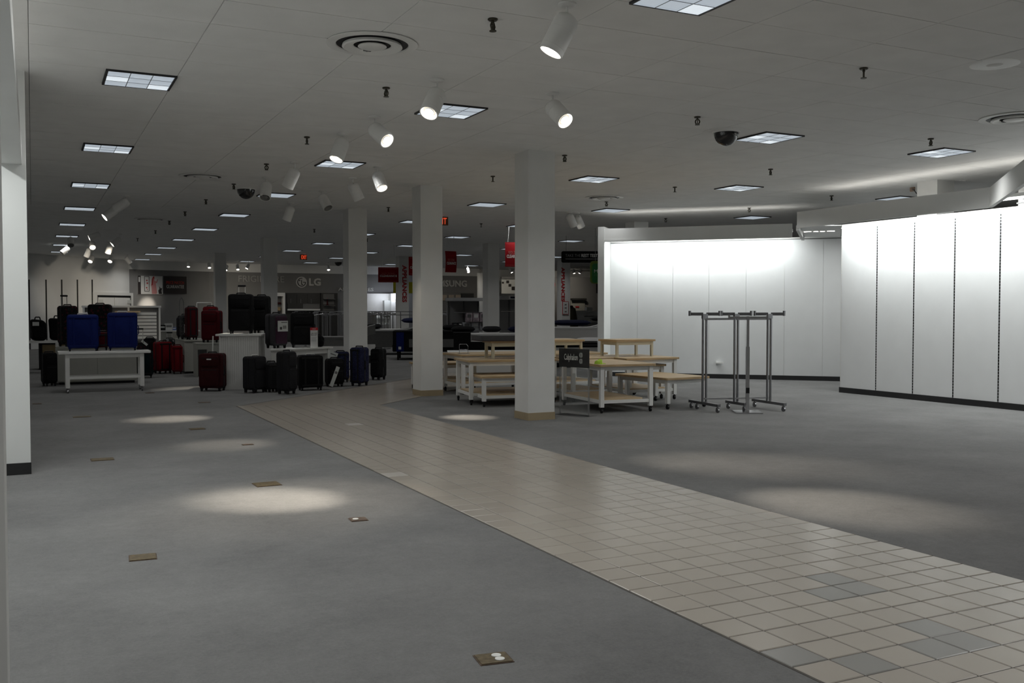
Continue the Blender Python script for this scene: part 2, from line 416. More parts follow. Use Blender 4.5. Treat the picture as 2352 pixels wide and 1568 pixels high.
# far wall: white bay at 45 degrees, grey bay, grey main wall; pale soffit above the grey
WA, WB_, WC_ = Vector((-1.25, 39.55)), Vector((3.72, 44.4)), Vector((7.2, 45.6))
def wall_between(name, m, a, b, z0, z1, th=.25):
    d = (b-a).normalized(); n = Vector((-d.y, d.x))
    return struct(MB().prism([tuple(a), tuple(b), tuple(b+n*th), tuple(a+n*th)], z0, z1).build(name, m))
wall_between('wall_far_diagonal', wallW, WA, WB_, 0, CZ+.01)
wall_between('wall_far_grey', wallG, WB_, WC_, 0, 3.22); wall_between('wall_far_soffit', wallW, WB_+Vector((0,-.06)), WC_+Vector((0,-.06)), 3.22, CZ+.01)
XS_ = xat(1100, 45.6)
struct(MB().b2(7.2, XS_, 45.6, 45.9, 0, 3.22).build('wall_far_main', wallG)); struct(MB().b2(7.2, XS_, 45.54, 45.9, 3.22, CZ+.01).build('wall_far_main_soffit', wallW))
struct(MB().b2(XS_, XR, 46.3, 46.6, 0, CZ+.01).build('wall_far_right', wallW))
# --- columns
def column(n, x, y, basem, w=.40):
    o = MB().b2(x, x+w, y, y+w, 0, CZ+.004).build('wall_column_%d' % n, colW); struct(o)
    if basem: struct(MB().b2(x-.006, x+w+.006, y-.006, y+w+.006, 0, .10).build('baseboard_column_%d' % n, basem))
    return o
COLS = [(5.915, 11.47, baseT), (5.94, 15.52, baseT), (5.95, 19.75, baseT), (6.08, 28.7, None), (6.10, 37.2, None), (12.95, 27.9, None), (13.25, 11.15, None), (12.97, 19.6, None), (12.95, 36.2, None), (19.6, 35.0, None)]
for i, (x, y, b) in enumerate(COLS): column(i+1, x, y, b)
# --- left pillar, beam and niche
struct(MB().b2(XL, -.035, 9.71, 10.15, 0, CZ+.004).build('wall_pillar', wallW))
struct(MB().b2(XL, -.030, 9.70, 9.712, 0, .105).build('baseboard_pillar', baseB))
struct(MB().b2(-.26, -.068, 3.2, 9.71, 2.77, 2.95).build('trim_beam', wallW))
struct(MB().b2(XL, -.0755, 2.95, 3.2, 0, CZ+.004).build('wall_near_pier', colW))
# --- right wall with panels and slotted standards
RX = 12.98
wr = struct(MB().b2(RX+.012, RX+.25, -7, 12.967, 0, 3.0).build('wall_right', white))
ys = [12.955, 12.137, 11.357, 10.576, 9.779, 8.98, 8.18, 7.38, 6.58, 5.78, 4.98]
MB().b2(RX+.005, RX+.25, -7, 9.5, 3.0, CZ+.005).build('upper_wall', white, wr)
MB().b2(RX-.03, RX+.01, -7, 9.5, 3.03, 3.05).build('ledge', kitchM, wr)
lt_ = thing('wall_letters','dark letters on the white wall glimpsed under the angled valance','lettering',(RX,9.42,3.09),R(-90))
text_part('letters','RY',0,.16,0,.09,0,kitchM,lt_,.01)
for a, b in zip(ys[:-1], ys[1:]):
    MB().b2(RX, RX+.012, b+.014, a-.014, .095, 2.925).build('wall_panel', panelW, wr)
    MB().b2(RX+.004, RX+.013, b-.012, b+.012, .095, 2.925).build('slotted_standard', slotM, wr)
MB().b2(RX+.004, RX+.013, 12.89, 12.906, .095, 2.925).build('slotted_standard', slotM, wr)
MB().b2(RX-.004, RX+.02, 4.98, 12.967, 2.925, 2.945).build('top_channel', white, wr)
struct(MB().b2(RX-.012, RX+.012, -7, 12.967, 0, .095).build('baseboard_right', baseB))
# --- 45 degree niche wall
S2 = 2**.5
N45 = Vector((1, 1))/S2; T45 = Vector((1, -1))/S2
def P45(t, off): return Vector((11.568, 18.432)) + T45*t - N45*off     # t metres along the wall from its left end, off metres in front of it
def slab45(m, t0, t1, o0, o1, z0, z1): return m.prism([tuple(P45(t0,o0)), tuple(P45(t1,o0)), tuple(P45(t1,o1)), tuple(P45(t0,o1))], z0, z1)
wn = struct(slab45(MB(), 0, 8.2, -.25, -.008, 0, 3.0).build('wall_niche', white))
seams = [0.0, .61, 1.39, 2.172, 2.953, 3.742, 4.52, 5.30, 6.08, 6.86]
for a, b in zip(seams[:-1], seams[1:]):
    slab45(MB(), a+.003, b-.003, -.008, 0, .095, 2.955).build('wall_panel', panelW, wn)
slab45(MB(), 0, 7.0, -.005, .012, 2.955, 2.975).build('top_channel', kitchM, wn)
struct(slab45(MB(), 0, 7.0, -.01, .012, 0, .095).build('baseboard_niche', baseB))
struct(slab45(MB(), -.14, 0, -.25, .62, 0, 3.28).build('wall_niche_return', wallW))
# valance of the niche
slabs = slab45(MB(), 0, 3.92, .57, .60, 2.985, 3.24); slab45(slabs, 0, 3.92, .555, .615, 2.955, 3.0)
struct(slabs.build('trim_niche_valance', wallW))
# valance of the right wall: straight board, mitred corner boards each end
def board(m, a, b, th, z0, z1):
    d = (b-a).normalized(); n = Vector((-d.y, d.x))*th/2
    return m.prism([tuple(a-n), tuple(b-n), tuple(b+n), tuple(a+n)], z0, z1)
va, vb = Vector((12.30, 13.33)), Vector((12.30, 9.43))
m = MB()
board(m, va, vb, .03, 2.99, 3.23); board(m, va, vb, .055, 2.94, 2.99)
vc = vb - N45*5.0
board(m, vb+N45*.02, vc, .03, 2.99, 3.23); board(m, vb+N45*.02, vc, .055, 2.94, 2.99)
vd = va + N45*2.6
board(m, va-N45*.01, vd, .03, 2.99, 3.23); board(m, va-N45*.01, vd, .055, 2.90, 2.99)
struct(m.build('trim_right_valance', wallW))
soff = MB().prism([(12.32, 13.33), (14.35, 15.36), (14.95, 14.95), (13.0, 12.98)], 2.985, 3.0)
struct(soff.build('ceiling_soffit', wallW))

# fluorescent strips behind the valances (their light is what washes the walls)
def strip(label, c, rz, L, watts, tilt=0.0):
    t = thing('fluorescent_strip', label, 'light fixture', (c[0], c[1], c[2]), rz, 'wall-wash strips behind the valances')
    MB().box((0,0,.045), (L, .07, .05)).build('housing', white, t)
    MB().cyl((-L/2+.02,0,0), (L/2-.02,0,0), .016, n=10).build('tube', tubeOn, t, True)
    area('strip_light', t, (0, 0, -.025), (tilt, 0, 0), L*.97, .05, watts*L, (.96, 1, .985))
    area('strip_uplight', t, (0, 0, .085), (math.pi, 0, 0), L*.97, .05, watts*L*.07, (1, .95, .88))
    return t
strip('long fluorescent strip hidden behind the valance of the right panelled wall', (12.52, 10.6, 3.06), R(90), 4.6, COVE_W*1.22, R(-22))
cc = P45(2.0, .46); strip('long fluorescent strip behind the niche valance beside the white return wall', (cc.x, cc.y, 3.06), R(-45), 3.85, COVE_W*.95, R(14))
strip('short fluorescent strip behind the angled valance at the right edge', (12.5, 6.4, 3.06), R(90), 3.4, COVE_W*1.4, R(-22))
strip('fluorescent strip in the niche behind the painted beam', (-.55, 6.6, 2.98), R(90), 5.6, COVE_W*.6)

# ================================================================== CEILING FIXTURES
def troffer_proto(detail):
    t = thing('recessed_light', 'x', 'ceiling light')
    fr = MB(); s = .30
    for x0,x1,y0,y1 in ((-s,-s+.02,-s,s),(s-.02,s,-s,s),(-s+.02,s-.02,-s,-s+.008),(-s+.02,s-.02,s-.008,s)): fr.b2(x0,x1,y0,y1,-.016,.006)
    fr.build('frame', troffB, t)  # black rim stands for the shadow gap round the louver
    cw, ch = (2*s-.04)/3, (2*s-.016)/3
    if detail:
        for i in range(3):
            for j in range(3):
                x, y = -s+.02+cw*(i+.5), -s+.008+ch*(j+.5)
                m = MB(); a, b = cw/2-.003, ch/2-.003
                m.quadset([(x-a,y-b,-.013),(x+a,y-b,-.013),(x+a,y+b,-.013),(x-a,y+b,-.013),(x-a*.8,y-b*.8,-.006),(x+a*.8,y-b*.8,-.006),(x+a*.8,y+b*.8,-.006),(x-a*.8,y+b*.8,-.006)],
                          [(0,4,5,1),(1,5,6,2),(2,6,7,3),(3,7,4,0),(4,7,6,5)])
                m.build('louver_panel', diffB if (i, j) in ((2,2),(0,1)) else diffM, t)
        lv = MB()
        for i in (1,2):
            lv.b2(-s+.02+cw*i-.003, -s+.02+cw*i+.003, -s+.008, s-.008, -.015, -.004); lv.b2(-s+.02, s-.02, -s+.008+ch*i-.003, -s+.008+ch*i+.003, -.015, -.004)
        lv.build('louver_blade', kitchM, t)
    else:
        m = MB()
        for i in range(3):
            for j in range(3):
                x, y = -s+.02+cw*(i+.5), -s+.008+ch*(j+.5); m.b2(x-cw/2+.003, x+cw/2-.003, y-ch/2+.003, y+ch/2-.003, -.014, -.006)
        m.build('louver_panel', diffM, t)
    area('troffer_light', t, (0,0,-.03), (0,0,0), .52, .52, TROFFER_W, (1.0, .997, .975), 140)
    return t
def dim(o, w):
    for c in KIDS(o):
        if c.type == 'LIGHT': c.data = c.data.copy(); c.data.energy = w
PA, PB = troffer_proto(True), troffer_proto(False)
firstA = firstB = True
rows = {.91: (0, 0.0, 'along the white left pillar'), 4.02: (0, .015, 'in the row above the aisle'), 8.15: (-.25, .03, 'right of the nearest column'),
        11.0: (-.40, .02, 'in front of the niche'), 14.75: (-.5, .02, 'above the niche valance'), 18.6: (-.9, .02, 'beyond the niche wall')}
def proj(P):
    d = Vector(P)-CC; z = d.dot(FW)
    return (W/2+FPX*d.dot(RT)/z, H/2-FPX*d.dot(UP)/z, z)
for X, (dy, dr, rn) in rows.items():
    seen = 0
    for k in range(-4, 9):
        y = 9.6+dy+4.2*k; x = X+dr*max(0, k)
        if X > 12 and (k < 1 or (X > 16 and k < 2)): continue
        if X < 1 and y > 40: continue
        q = proj((x, y, CZ)); inview = q[2] > 1 and -40 < q[0] < W+40 and -25 < q[1] < H
        det = inview and q[2] < 17
        P = PA if det else PB
        if det and firstA: o = P; firstA = False
        elif not det and firstB: o = P; firstB = False
        else: o = copy_tree(P)
        dim(o, TROFFER_W*(.12 if (k == 2 and X == 11.0) else .74 if k <= 0 else .56 if k == 1 else .42 if k == 2 else .38)); o.location = (x, y, CZ-.002); o['group'] = 'square recessed ceiling lights'
        if inview:
            seen += 1; o['label'] = 'square louvred ceiling light, %s from front %s' % (ORD[seen-1], rn)
        else: o['label'] = 'square louvred ceiling light, %s behind the viewer %s' % (ORD[min(12, -k if k <= 0 else k)], rn)

def spot(stem, head, tail, lens_lit, label, aim=None, watts=None, size=.33, view=.55, cone=30):
    # stem: pixel of the ceiling canopy; head/tail: pixels of the body's top and of its lens; view>0 tips the lens towards the viewer
    p = onz(stem[0], stem[1], CZ); t = thing('track_spotlight', label, 'spotlight', p, 0, 'white cylinder spotlights on the ceiling')
    sc = FPX/depth(p)
    v = RT*((tail[0]-head[0])/sc) - UP*((tail[1]-head[1])/sc)
    L = size*.82; f = v.length
    tow = -(FW - UP*0).normalized()
    if f < L: v = v + tow*(math.sqrt(L*L-f*f)*view)
    d = v.normalized()
    if aim is not None: d = (Vector(aim)-p).normalized()*.12 + d*.88; d.normalize()
    MB().lathe([(0,0),(.065,0),(.067,-.012),(.05,-.024),(0,-.024)], n=16).build('canopy', whiteL, t, True)
    sl = max(.08, (head[1]-stem[1])/sc)
    c0 = Vector((0, 0, -sl))
    MB().cyl((0,0,-.02), c0, .008, n=8).build('stem', whiteL, t)
    q = d.to_track_quat('-Z', 'Y').to_matrix().to_4x4(); Mx = Matrix.Translation(c0) @ q
    r = .080*size/.30
    Ls = size*.78
    m = MB(); m.lathe([(.002,.035*size/.3),(r*.5,.03*size/.3),(r*.85,.012*size/.3),(r,-.02),(r,-Ls*.33),(r*.985,-Ls*.335),(r*.985,-Ls*.345),(r,-Ls*.35),(r,-Ls*.84),(r*.985,-Ls*.845),(r*.985,-Ls*.855),(r,-Ls*.86),(r,-Ls),(r*.9,-Ls),(r*.88,-Ls+.035)], n=20, M=Mx)
    m.build('housing', whiteL, t, True)
    m = MB(); m.lathe([(0,-Ls+.012),(r*.50,-Ls+.015)], n=20, M=Mx); m.build('lens', lampOn if lens_lit else lampOff, t, True)
    m = MB(); m.lathe([(r*.50,-Ls+.03),(r*.66,-Ls+.03)], n=20, M=Mx); m.build('baffle_ring', baffle if lens_lit else lampOff, t, True)
    m = MB(); m.lathe([(r*.66,-Ls+.03),(r*.90,-Ls+.002)], n=20, M=Mx); m.build('reflector', rimOn if lens_lit else lampOff, t, True)
    m = MB(); m.box((r*.75, 0, -.01), (.006, .02, .06), M=Mx); m.build('yoke_slot', black, t)
    if lens_lit and watts:
        l = bpy.data.lights.new('spot_light', 'SPOT'); l.energy = watts; l.color = (1, .89, .74); l.spot_size = R(cone); l.spot_blend = 1.0; l.shadow_soft_size = .05
        o = bpy.data.objects.new('spot_light', l); COL.objects.link(o); o.parent = t
        o.location = c0 + d*(Ls+.02)
        dd = d if aim is None else (Vector(aim)-(p+c0)).normalized()
        o.rotation_euler = dd.to_track_quat('-Z', 'Y').to_euler()
    return t
def G(px, py): return onz(px, py, 0)
spot((1303,8),(1318,45),(1287,108),1,'white cylinder spotlight nearest the viewer, lens edge-on and lit', G(622,1144), SPOT_W*4.6, view=.06, cone=18)
spot((1004,182),(1012,215),(998,258),1,'lit white spotlight hanging in front of a square ceiling light', G(690,1150), SPOT_W*.9, cone=40)
spot((1269,213),(1258,245),(1280,276),1,'lit white spotlight alone to the left above the nearest column', G(1930,1158), SPOT_W*2.6, cone=21)
spot((860,267),(850,296),(876,322),1,'lit white spotlight turned to the right, above the column between aisle and tables', G(1700,1062), SPOT_W*2.0, cone=22)
spot((787,307),(791,325),(780,366),1,'dim white spotlight just above the second square light over the aisle', G(520,1021), SPOT_W*.9, cone=20)
spot((677,372),(685,393),(670,420),1,'lit white spotlight pointing down left, over the white podium', G(390,964), SPOT_W*2.4, view=-.25, cone=18)
spot((867,384),(862,402),(873,430),1,'brightly lit white spotlight beside the flat round ceiling cover', G(1075,957), SPOT_W*3.0, cone=13)
spot((810,408),(805,425),(817,452),1,'lit white spotlight directly above the third column', G(1060,900), SPOT_W*.12, view=-.25, cone=24)
spot((740,438),(735,453),(750,478),0,'unlit white spotlight pointing right, left of the third column')
spot((668,465),(672,478),(663,500),1,'small lit white spotlight pointing down left over the black suitcases', G(440,893), SPOT_W*1.4, view=-.25, cone=22)
spot((612,408),(613,425),(614,452),0,'unlit white spotlight hanging straight down in front of a square light')
spot((290,449),(293,463),(270,476),0,'unlit white spotlight tipped far left, nearer of the close pair', view=-.25)
spot((264,466),(274,482),(260,496),1,'lit white spotlight with round lens, lower of the close pair over the bench', ony(338,752,28), SPOT_W*.8, cone=16)
spot((227,527),(230,539),(216,546),1,'lit white spotlight in the far cluster, largest and uppermost', ony(190,672,42.2), SPOT_W*7, cone=16)
spot((275,537),(278,549),(267,560),1,'lit white spotlight at the top right of the far cluster', ony(268,672,43.6), SPOT_W*7, cone=16)
spot((162,535),(163,549),(168,561),0,'unlit dark spotlight in front of a ceiling light at the far left')
spot((156,562),(158,570),(150,580),0,'unlit spotlight below another unlit one near the far left pillar edge')
spot((212,549),(214,558),(219,566),1,'small lit spotlight under the uppermost lamp of the far cluster')
spot((205,562),(205,573),(198,587),1,'small lit spotlight tipped left in the middle of the far cluster', view=-.25)
spot((212,578),(211,590),(211,598),1,'small lit spotlight at the bottom left of the far cluster')
spot((253,553),(252,564),(249,581),1,'bright lit spotlight facing the viewer in the far cluster', ony(342,672,44.5), SPOT_W*5, cone=7)
spot((257,580),(257,590),(257,598),1,'bright lit spotlight at the bottom of the far cluster')
spot((290,583),(289,592),(295,601),1,'small lit spotlight turned right, last of the far cluster', view=-.25)
spot((1308,487),(1306,495),(1314,511),1,'cream-lit spotlight beside the nearest column, left of two', view=-.25)
spot((1325,489),(1324,498),(1331,512),1,'cream-lit spotlight beside the nearest column, right of two', view=-.25)
def far_spot(px, py, lit, label, lens=(2, 8), aim=None):
    # lamps of the far wall tracks
    Y = 42.5; p = ony(px, py-14, Y)
    spot((px, proj((p.x, Y, CZ))[1]), (px, py-8), (px+lens[0], py), lit, label, aim or (p.x+1.0, 45.6, 2.3), 1100 if aim else 36, .26, cone=17 if aim else 95)
far_spot(433,611,1,'tiny lit track lamp over the price match poster, first on the grey wall', aim=ony(350,682,44.45)); far_spot(480,613,1,'tiny lit track lamp left of the slim far column')
far_spot(521,618,1,'tiny lit track lamp right of the slim far column', (-1,7)); far_spot(545,617,1,'tiny lit track lamp above thin wall letters'); far_spot(571,615,1,'tiny edge-on track lamp beside the wide far column', (-3,9))
far_spot(753,618,1,'tiny lit track lamp above the round emblem letters'); far_spot(1074,624,1,'tiny lit track lamp above the bold wall letters'); far_spot(1172,625,1,'tiny lit track lamp below the hanging red sign near the column', (4,6))
far_spot(1317,627,1,'tiny lit track lamp beneath the black hanging sign'); far_spot(1335,622,1,'tiny edge-on track lamp beneath the black hanging sign', (-4,9))

# sprinklers
def sprinkler():
    t = thing('fire_sprinkler', 'x', 'sprinkler')
    MB().lathe([(0,0),(.036,0),(.038,-.008),(.03,-.016),(0,-.016)], n=14).build('escutcheon', bronze, t, True)
    m = MB(); m.cyl((0,0,-.016),(0,0,-.034),.012,n=8)
    m.tube([(.012,0,-.03),(.024,0,-.055),(.012,0,-.085)], .008, 6); m.tube([(-.012,0,-.03),(-.026,0,-.055),(-.012,0,-.085)], .008, 6); m.cyl((0,0,-.034),(0,0,-.085),.006,n=6)
    m.build('frame_arms', bronze, t)
    MB().lathe([(0,-.085),(.026,-.085),(.027,-.092),(0,-.09)], n=12).build('deflector', bronze, t)
    return t
sp0 = sprinkler(); firstS = True
SPR = [('over the tiled aisle', [(1132,50),(887,208),(705,321),(612,383),(537,429),(473,465),(425,493),(389,514),(357,536),(316,554)]),
       ('beside the columns', [(1984,163),(1602,275),(1297,363),(1132,411),(892,483),(722,533)]),
       ('before the niche', [(2138,325),(1770,395),(1550,436),(1393,470),(1105,520),(843,555)]),
       ('over the valances', [(1910,456),(1721,484),(1529,508),(1384,530)])]
for rn, pts in SPR:
    for i, (a, b) in enumerate(pts):
        o = sp0 if firstS else copy_tree(sp0); firstS = False
        o.location = onz(a, b-7, CZ); o.rotation_euler.z = random.uniform(0, 3)
        o['label'] = 'bronze fire sprinkler, %s from front %s' % (ORD[i], rn); o['group'] = 'fire sprinklers'
# round air diffusers
def diffuser(px, py, label, full=True):
    p = onz(px, py, CZ); t = thing('air_diffuser', label, 'air vent', p, 0, 'round ceiling air diffusers')
    MB().lathe([(.285,-.004),(.36,-.004),(.362,-.010),(.33,-.016),(.29,-.014),(.285,-.004)], n=40).build('outer_ring', whiteL, t, True)
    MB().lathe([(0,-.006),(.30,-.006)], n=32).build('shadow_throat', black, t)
    m = MB(); m.lathe([(.235,-.012),(.24,-.03),(.225,-.038),(.15,-.018),(.148,-.012),(.235,-.012)], n=36); m.build('middle_cone', whiteL, t, True)
    MB().lathe([(0,-.032),(.10,-.034),(.115,-.026),(.11,-.018),(0,-.018)], n=28).build('centre_cone', whiteL, t, True)
    m = MB(); m.b2(-.03,.03,.12,.14,-.03,-.012); m.b2(-.004,.004,.115,.145,-.032,-.012); m.build('damper_clip', kitchM, t)
    return t
diffuser(855,100,'large round white air diffuser closest overhead, with black ring'); diffuser(465,404,'round air diffuser above the luggage podium'); diffuser(345,503,'small distant round air diffuser beyond the tipped spotlight pair')
diffuser(2330,270,'round air diffuser cut by the edge above the niche'); diffuser(1388,453,'round air diffuser right of the nearest column')
def flat_round(name, px, py, r, label, cat):
    t = thing(name, label, cat, onz(px,py,CZ))
    MB().lathe([(0,-.006),(r*.8,-.006),(r,-.001),(r,.004)], n=28).build('cover', whiteL, t, True)
    m = MB(); m.lathe([(0,-.02),(r*.25,-.018),(r*.35,-.006)], n=16); m.build('hub', whiteL, t, True)
    return t
flat_round('ceiling_speaker', 2285,148,.2,'flat white round ceiling speaker above the niche','speaker'); flat_round('ceiling_cover', 884,355,.11,'small flat round cover beside a lit spotlight','cover'); flat_round('ceiling_cover', 685,430,.18,'round flat ceiling cover below a lit spotlight','cover')
flat_round('smoke_detector', 2215,414,.08,'small round detector on the ceiling behind the right valance','detector')
def dome(px, py, r, label):
    t = thing('security_dome', label, 'camera', onz(px,py,CZ))
    MB().lathe([(r*1.9,0),(r*1.9,-.003),(r*1.15,-.006),(r*1.1,-.02),(r,-.02)], n=28).build('trim_ring', ceilM if r > .14 else whiteL, t, True)
    MB().lathe([(r*math.cos(a), -.02-r*1.05*math.sin(a)) for a in [R(90*i/8) for i in range(9)]], n=28).build('dome', glassD, t, True)
dome(1668,302,.145,'black security camera dome beside a square light, right of centre'); dome(565,433,.155,'black security camera dome over the luggage'); dome(777,601,.16,'tiny black security camera dome by the third column')
# exit signs
def exit_sign(px, py, rz, label, w=.32, h=.19):
    p = onz(px, py, CZ); t = thing('exit_sign', label, 'exit sign', p, rz)
    MB().box((0,0,-.012),(.16,.08,.024)).build('mount', whiteL, t)
    MB().rbox((0,0,-.03-h/2),(w,.05,h),.012,.006).build('case', exitB, t)
    text_part('letters','EXIT',-w*.40,w*.40,-.03-h*.86,-.03-h*.14,-.026,exitR,t,.004)
exit_sign(1013,495,R(-24),'orange-red lit exit sign half hidden by the second column'); exit_sign(697,583,R(28),'small tilted exit sign far back by the wide far column')

# --- glowing patches that stand for light coming through gaps in the soffit
t = thing('soffit_glow','glowing patches standing for light through soffit gaps at the valance corner','light fixture',(13.55,14.1,2.98),R(-45))
for x in (-.06,.06): MB().lathe([(0,-.002),(.045,-.002),(.045,.004)],(x,0,0),n=16).build('lamp', lampOn, t)  # emissive discs, no fittings: light through the soffit holes
area('soffit_fill', t, (.55,.1,-.02), (0,0,0), 1.3, .5, 16, (.97,1,.98))  # added area light, brightens the niche wall below the soffit
for s in (-1,1): MB().prism([(s*.28,-.06),(s*.28,.05),(s*.14,-.06)], -.003,.004).build('light_gap', lampOn, t)
t = thing('column_outlet','small brown box with a cord on the white column behind the valance','outlet',(12.742,11.2,3.42))
MB().box((0,0,0),(.02,.09,.07)).build('box',brown,t); MB().tube([(-.012,0,0),(-.03,-.06,-.02),(-.02,-.1,-.08)],.008).build('cord',black,t)


# ================================================================== FLOOR PLATES
def plate(px, py, w, d, rz, label, m=brass, discs=()):
    p = onz(px, py, 0); t = thing('floor_outlet_plate', label, 'floor plate', (p.x, p.y, 0), R(rz), 'metal outlet plates in the carpet')
    MB().b2(-w/2-.006, w/2+.006, -d/2-.006, d/2+.006, .0003, .003).build('rim', brown, t)
    MB().b2(-w/2, w/2, -d/2, d/2, .003, .006).build('cover', m, t)
    for x, y in discs: MB().lathe([(.021,.006),(.021,.009),(0,.009)], (x,y,0), n=16).build('socket_cap', disc, t)
plate(1133,1513,.135,.115,-8,'brass floor plate with two white caps, closest in the carpet',brass,[(.02,.022),(.022,-.022)])
plate(328,1280,.145,.14,-4,'worn brass floor plate in the left carpet, second closest',brass)
plate(823,1193,.11,.11,-5,'brown floor plate with one white cap near the aisle edge',brown,[(-.02,0)])
plate(613,1112,.20,.19,2,'tan metal floor plate at the edge of the bright light pool',brass)
plate(235,1055,.20,.16,0,'long pale floor plate right of the pillar base',brass)
plate(569,1021,.11,.07,0,'small reddish floor plate in a faint light pool',brown)
plate(453,985,.17,.16,0,'tan floor plate beyond the middle light pool',brass)
plate(188,957,.22,.14,0,'pale floor plate in front of the white bench table',brass)
plate(469,924,.17,.12,0,'dark floor plate in front of the maroon suitcase',brown)
plate(344,902,.14,.12,0,'thin dark floor plate beside the bench table caster',brown)
plate(85,927,.12,.14,0,'dark floor plate just past the pillar base',brown)

# ================================================================== LUGGAGE
def facing(P): return -math.atan2(P.x, P.y)
CASTER = None
def suitcase(label, box, phi, body, trim=None, zb=0.0, d=.27, pocket=True, handle=None, tagc=None, stripe=None, back=False, group='suitcases on show', at=None, tele=None, badge=False, d_off=True):
    x0, x1, yt, yb = box
    p = onz((x0+x1)/2, yb, zb) if at is None else Vector(at)
    s = FPX/depth(p); app = (x1-x0)/s; h = (yb-yt)/s
    ph = R(phi); w = max(.24, (app-d*abs(math.sin(ph)))/math.cos(ph))
    rz = facing(p)+ph; dirv = Vector((p.x, p.y, 0)).normalized()
    c = p + dirv*((d*math.cos(ph)+w*abs(math.sin(ph)))/2*.92)
    t = thing('suitcase', label, 'suitcase', (c.x, c.y, zb), rz, group)
    trim = trim or black
    zw = .055
    bd = MB().rbox((0,0,(zw+h)/2),(w,d,h-zw),.055,.03).build('body', body, t, True)
    MB().rbox((0,0,(zw+h)/2),(w+.008,.035,h-zw+.008),.058,.004).build('rim_band', trim, bd)
    sg = -1
    if pocket and not back:
        z0, z1 = zw+.05*h, h*.62; z2, z3 = h*.66, h*.93
        for a, b, th in ((z0,z1,.035),(z2,z3,.03)):
            pk = MB().rbox((0,sg*(d/2+th/2-.012),(a+b)/2),(w*.82,th,b-a),.04,.012).build('front_pocket', stripe or body, t, True)
            MB().rbox((0,sg*(d/2+th/2-.012)-.003,b-.035),(w*.70,th*.98,.012),.005,.002).build('zip', trim, pk)
    else:
        m = MB()
        for x in (-w*.28, w*.28): m.rbox((x,sg*(d/2+.002),(zw+h)/2),(.03,.012,(h-zw)*.9),.008,.003)
        for z in (zw+.04, h-.05): m.rbox((0,sg*(d/2+.002),z),(w*.86,.014,.03),.012,.003)
        m.build('frame_rail', body if back else trim, t)
    if badge: MB().rbox((0,sg*(d/2+.024),h*.85),(.09,.006,.022),.01,.002).build('badge', silver, t)
    m = MB(); hw = .085
    m.tube([(-hw,0,h-.008),(-hw*.85,0,h+.022),(hw*.85,0,h+.022),(hw,0,h-.008)], .011, 8); m.build('top_handle', handle or trim, t, True)
    m = MB(); zc = (h+zw)/2
    m.tube([(w/2-.004,0,zc-.09),(w/2+.02,0,zc-.07),(w/2+.02,0,zc+.07),(w/2-.004,0,zc+.09)], .009, 6); m.build('side_handle', trim, t, True)
    for ax in (-1,1):
        for ay in (-1,1):
            wh = MB(); wx, wy = ax*(w/2-.045), ay*(d/2-.045)
            wh.cyl((wx-.013,wy,.024),(wx+.013,wy,.024),.024,n=12); o = wh.build('wheel', black, t, True)
            MB().b2(wx-.022,wx+.022,wy-.02,wy+.02,.04,zw+.012).build('wheel_housing', trim, o)
    if tele:
        m = MB()
        for x in (-.06,.06): m.cyl((x,d/2-.04,h-.02),(x,d/2-.04,h+tele),.008,n=8)
        th = m.build('telescopic_handle', silver, t)
        MB().rbox((0,d/2-.04,h+tele),(.15,.03,.035),.015,.006).build('grip', black, th, True)
    if tagc:
        tx, tz, tw, tl, ta = tagc
        M = Matrix.Translation((tx*w, -d/2-.03, tz*h)) @ Matrix.Rotation(R(ta), 4, 'Y')
        tg = MB().box((0,0,-tl/2),(tw,.003,tl),M=M).build('price_tag', pale, t)
        MB().box((0,-.001,-tl*.3),(tw*.7,.003,tl*.12),M=M).build('tag_print', kitchM, tg)
    return t

# white bench table on casters with two blue cases
def caster(x, y, r=.032, m=black):
    c = MB(); c.cyl((x-.012,y,r),(x+.012,y,r),r,n=12); c.b2(x-.018,x+.018,y-.016,y+.016,r*1.2,r*2.3); c.cyl((x,y,r*2.2),(x,y,r*2.9),.012,n=8); return c
t = thing('bench_table','long narrow white bench table on casters carrying two blue suitcases','table',(1.16,19.08,0),0)
bt = MB(); bt.rbox((0,0,0),(1.54,.045,.50),.01,.004,M=Matrix.Translation((0,0,.715)) @ Matrix.Rotation(R(90),4,'X')); bt.build('table_top', white, t)
for sx in (-.62,.62):
    for sy in (-.20,.20):
        l = MB().b2(sx-.035,sx+.035,sy-.03,sy+.03,.09,.69).build('leg', white, t); caster(sx,sy,.03,chrome).build('caster', steelD, l, True)
m = MB()
for sy in (-.20,.20): m.b2(-.59,.59,sy-.014,sy+.014,.62,.69)
for sx in (-.62,.62): m.b2(sx-.02,sx+.02,-.17,.17,.62,.69)
m.build('apron', white, t)
for sy in (-.20,.20): MB().b2(-.59,.59,sy-.016,sy+.016,.245,.29).build('stretcher', white, t)
ZT = .738
suitcase('plain blue suitcase with silver handle on the bench, in front of the floral cases',(162,229,722,806),0,blueF,blueF,ZT,.24,back=True,handle=silver,at=(.80,18.95,ZT))
suitcase('plain blue suitcase with silver handle on the bench, right of the red one',(246,310,719,806),0,blueF,blueF,ZT,.24,back=True,handle=silver,at=(1.46,18.95,ZT))
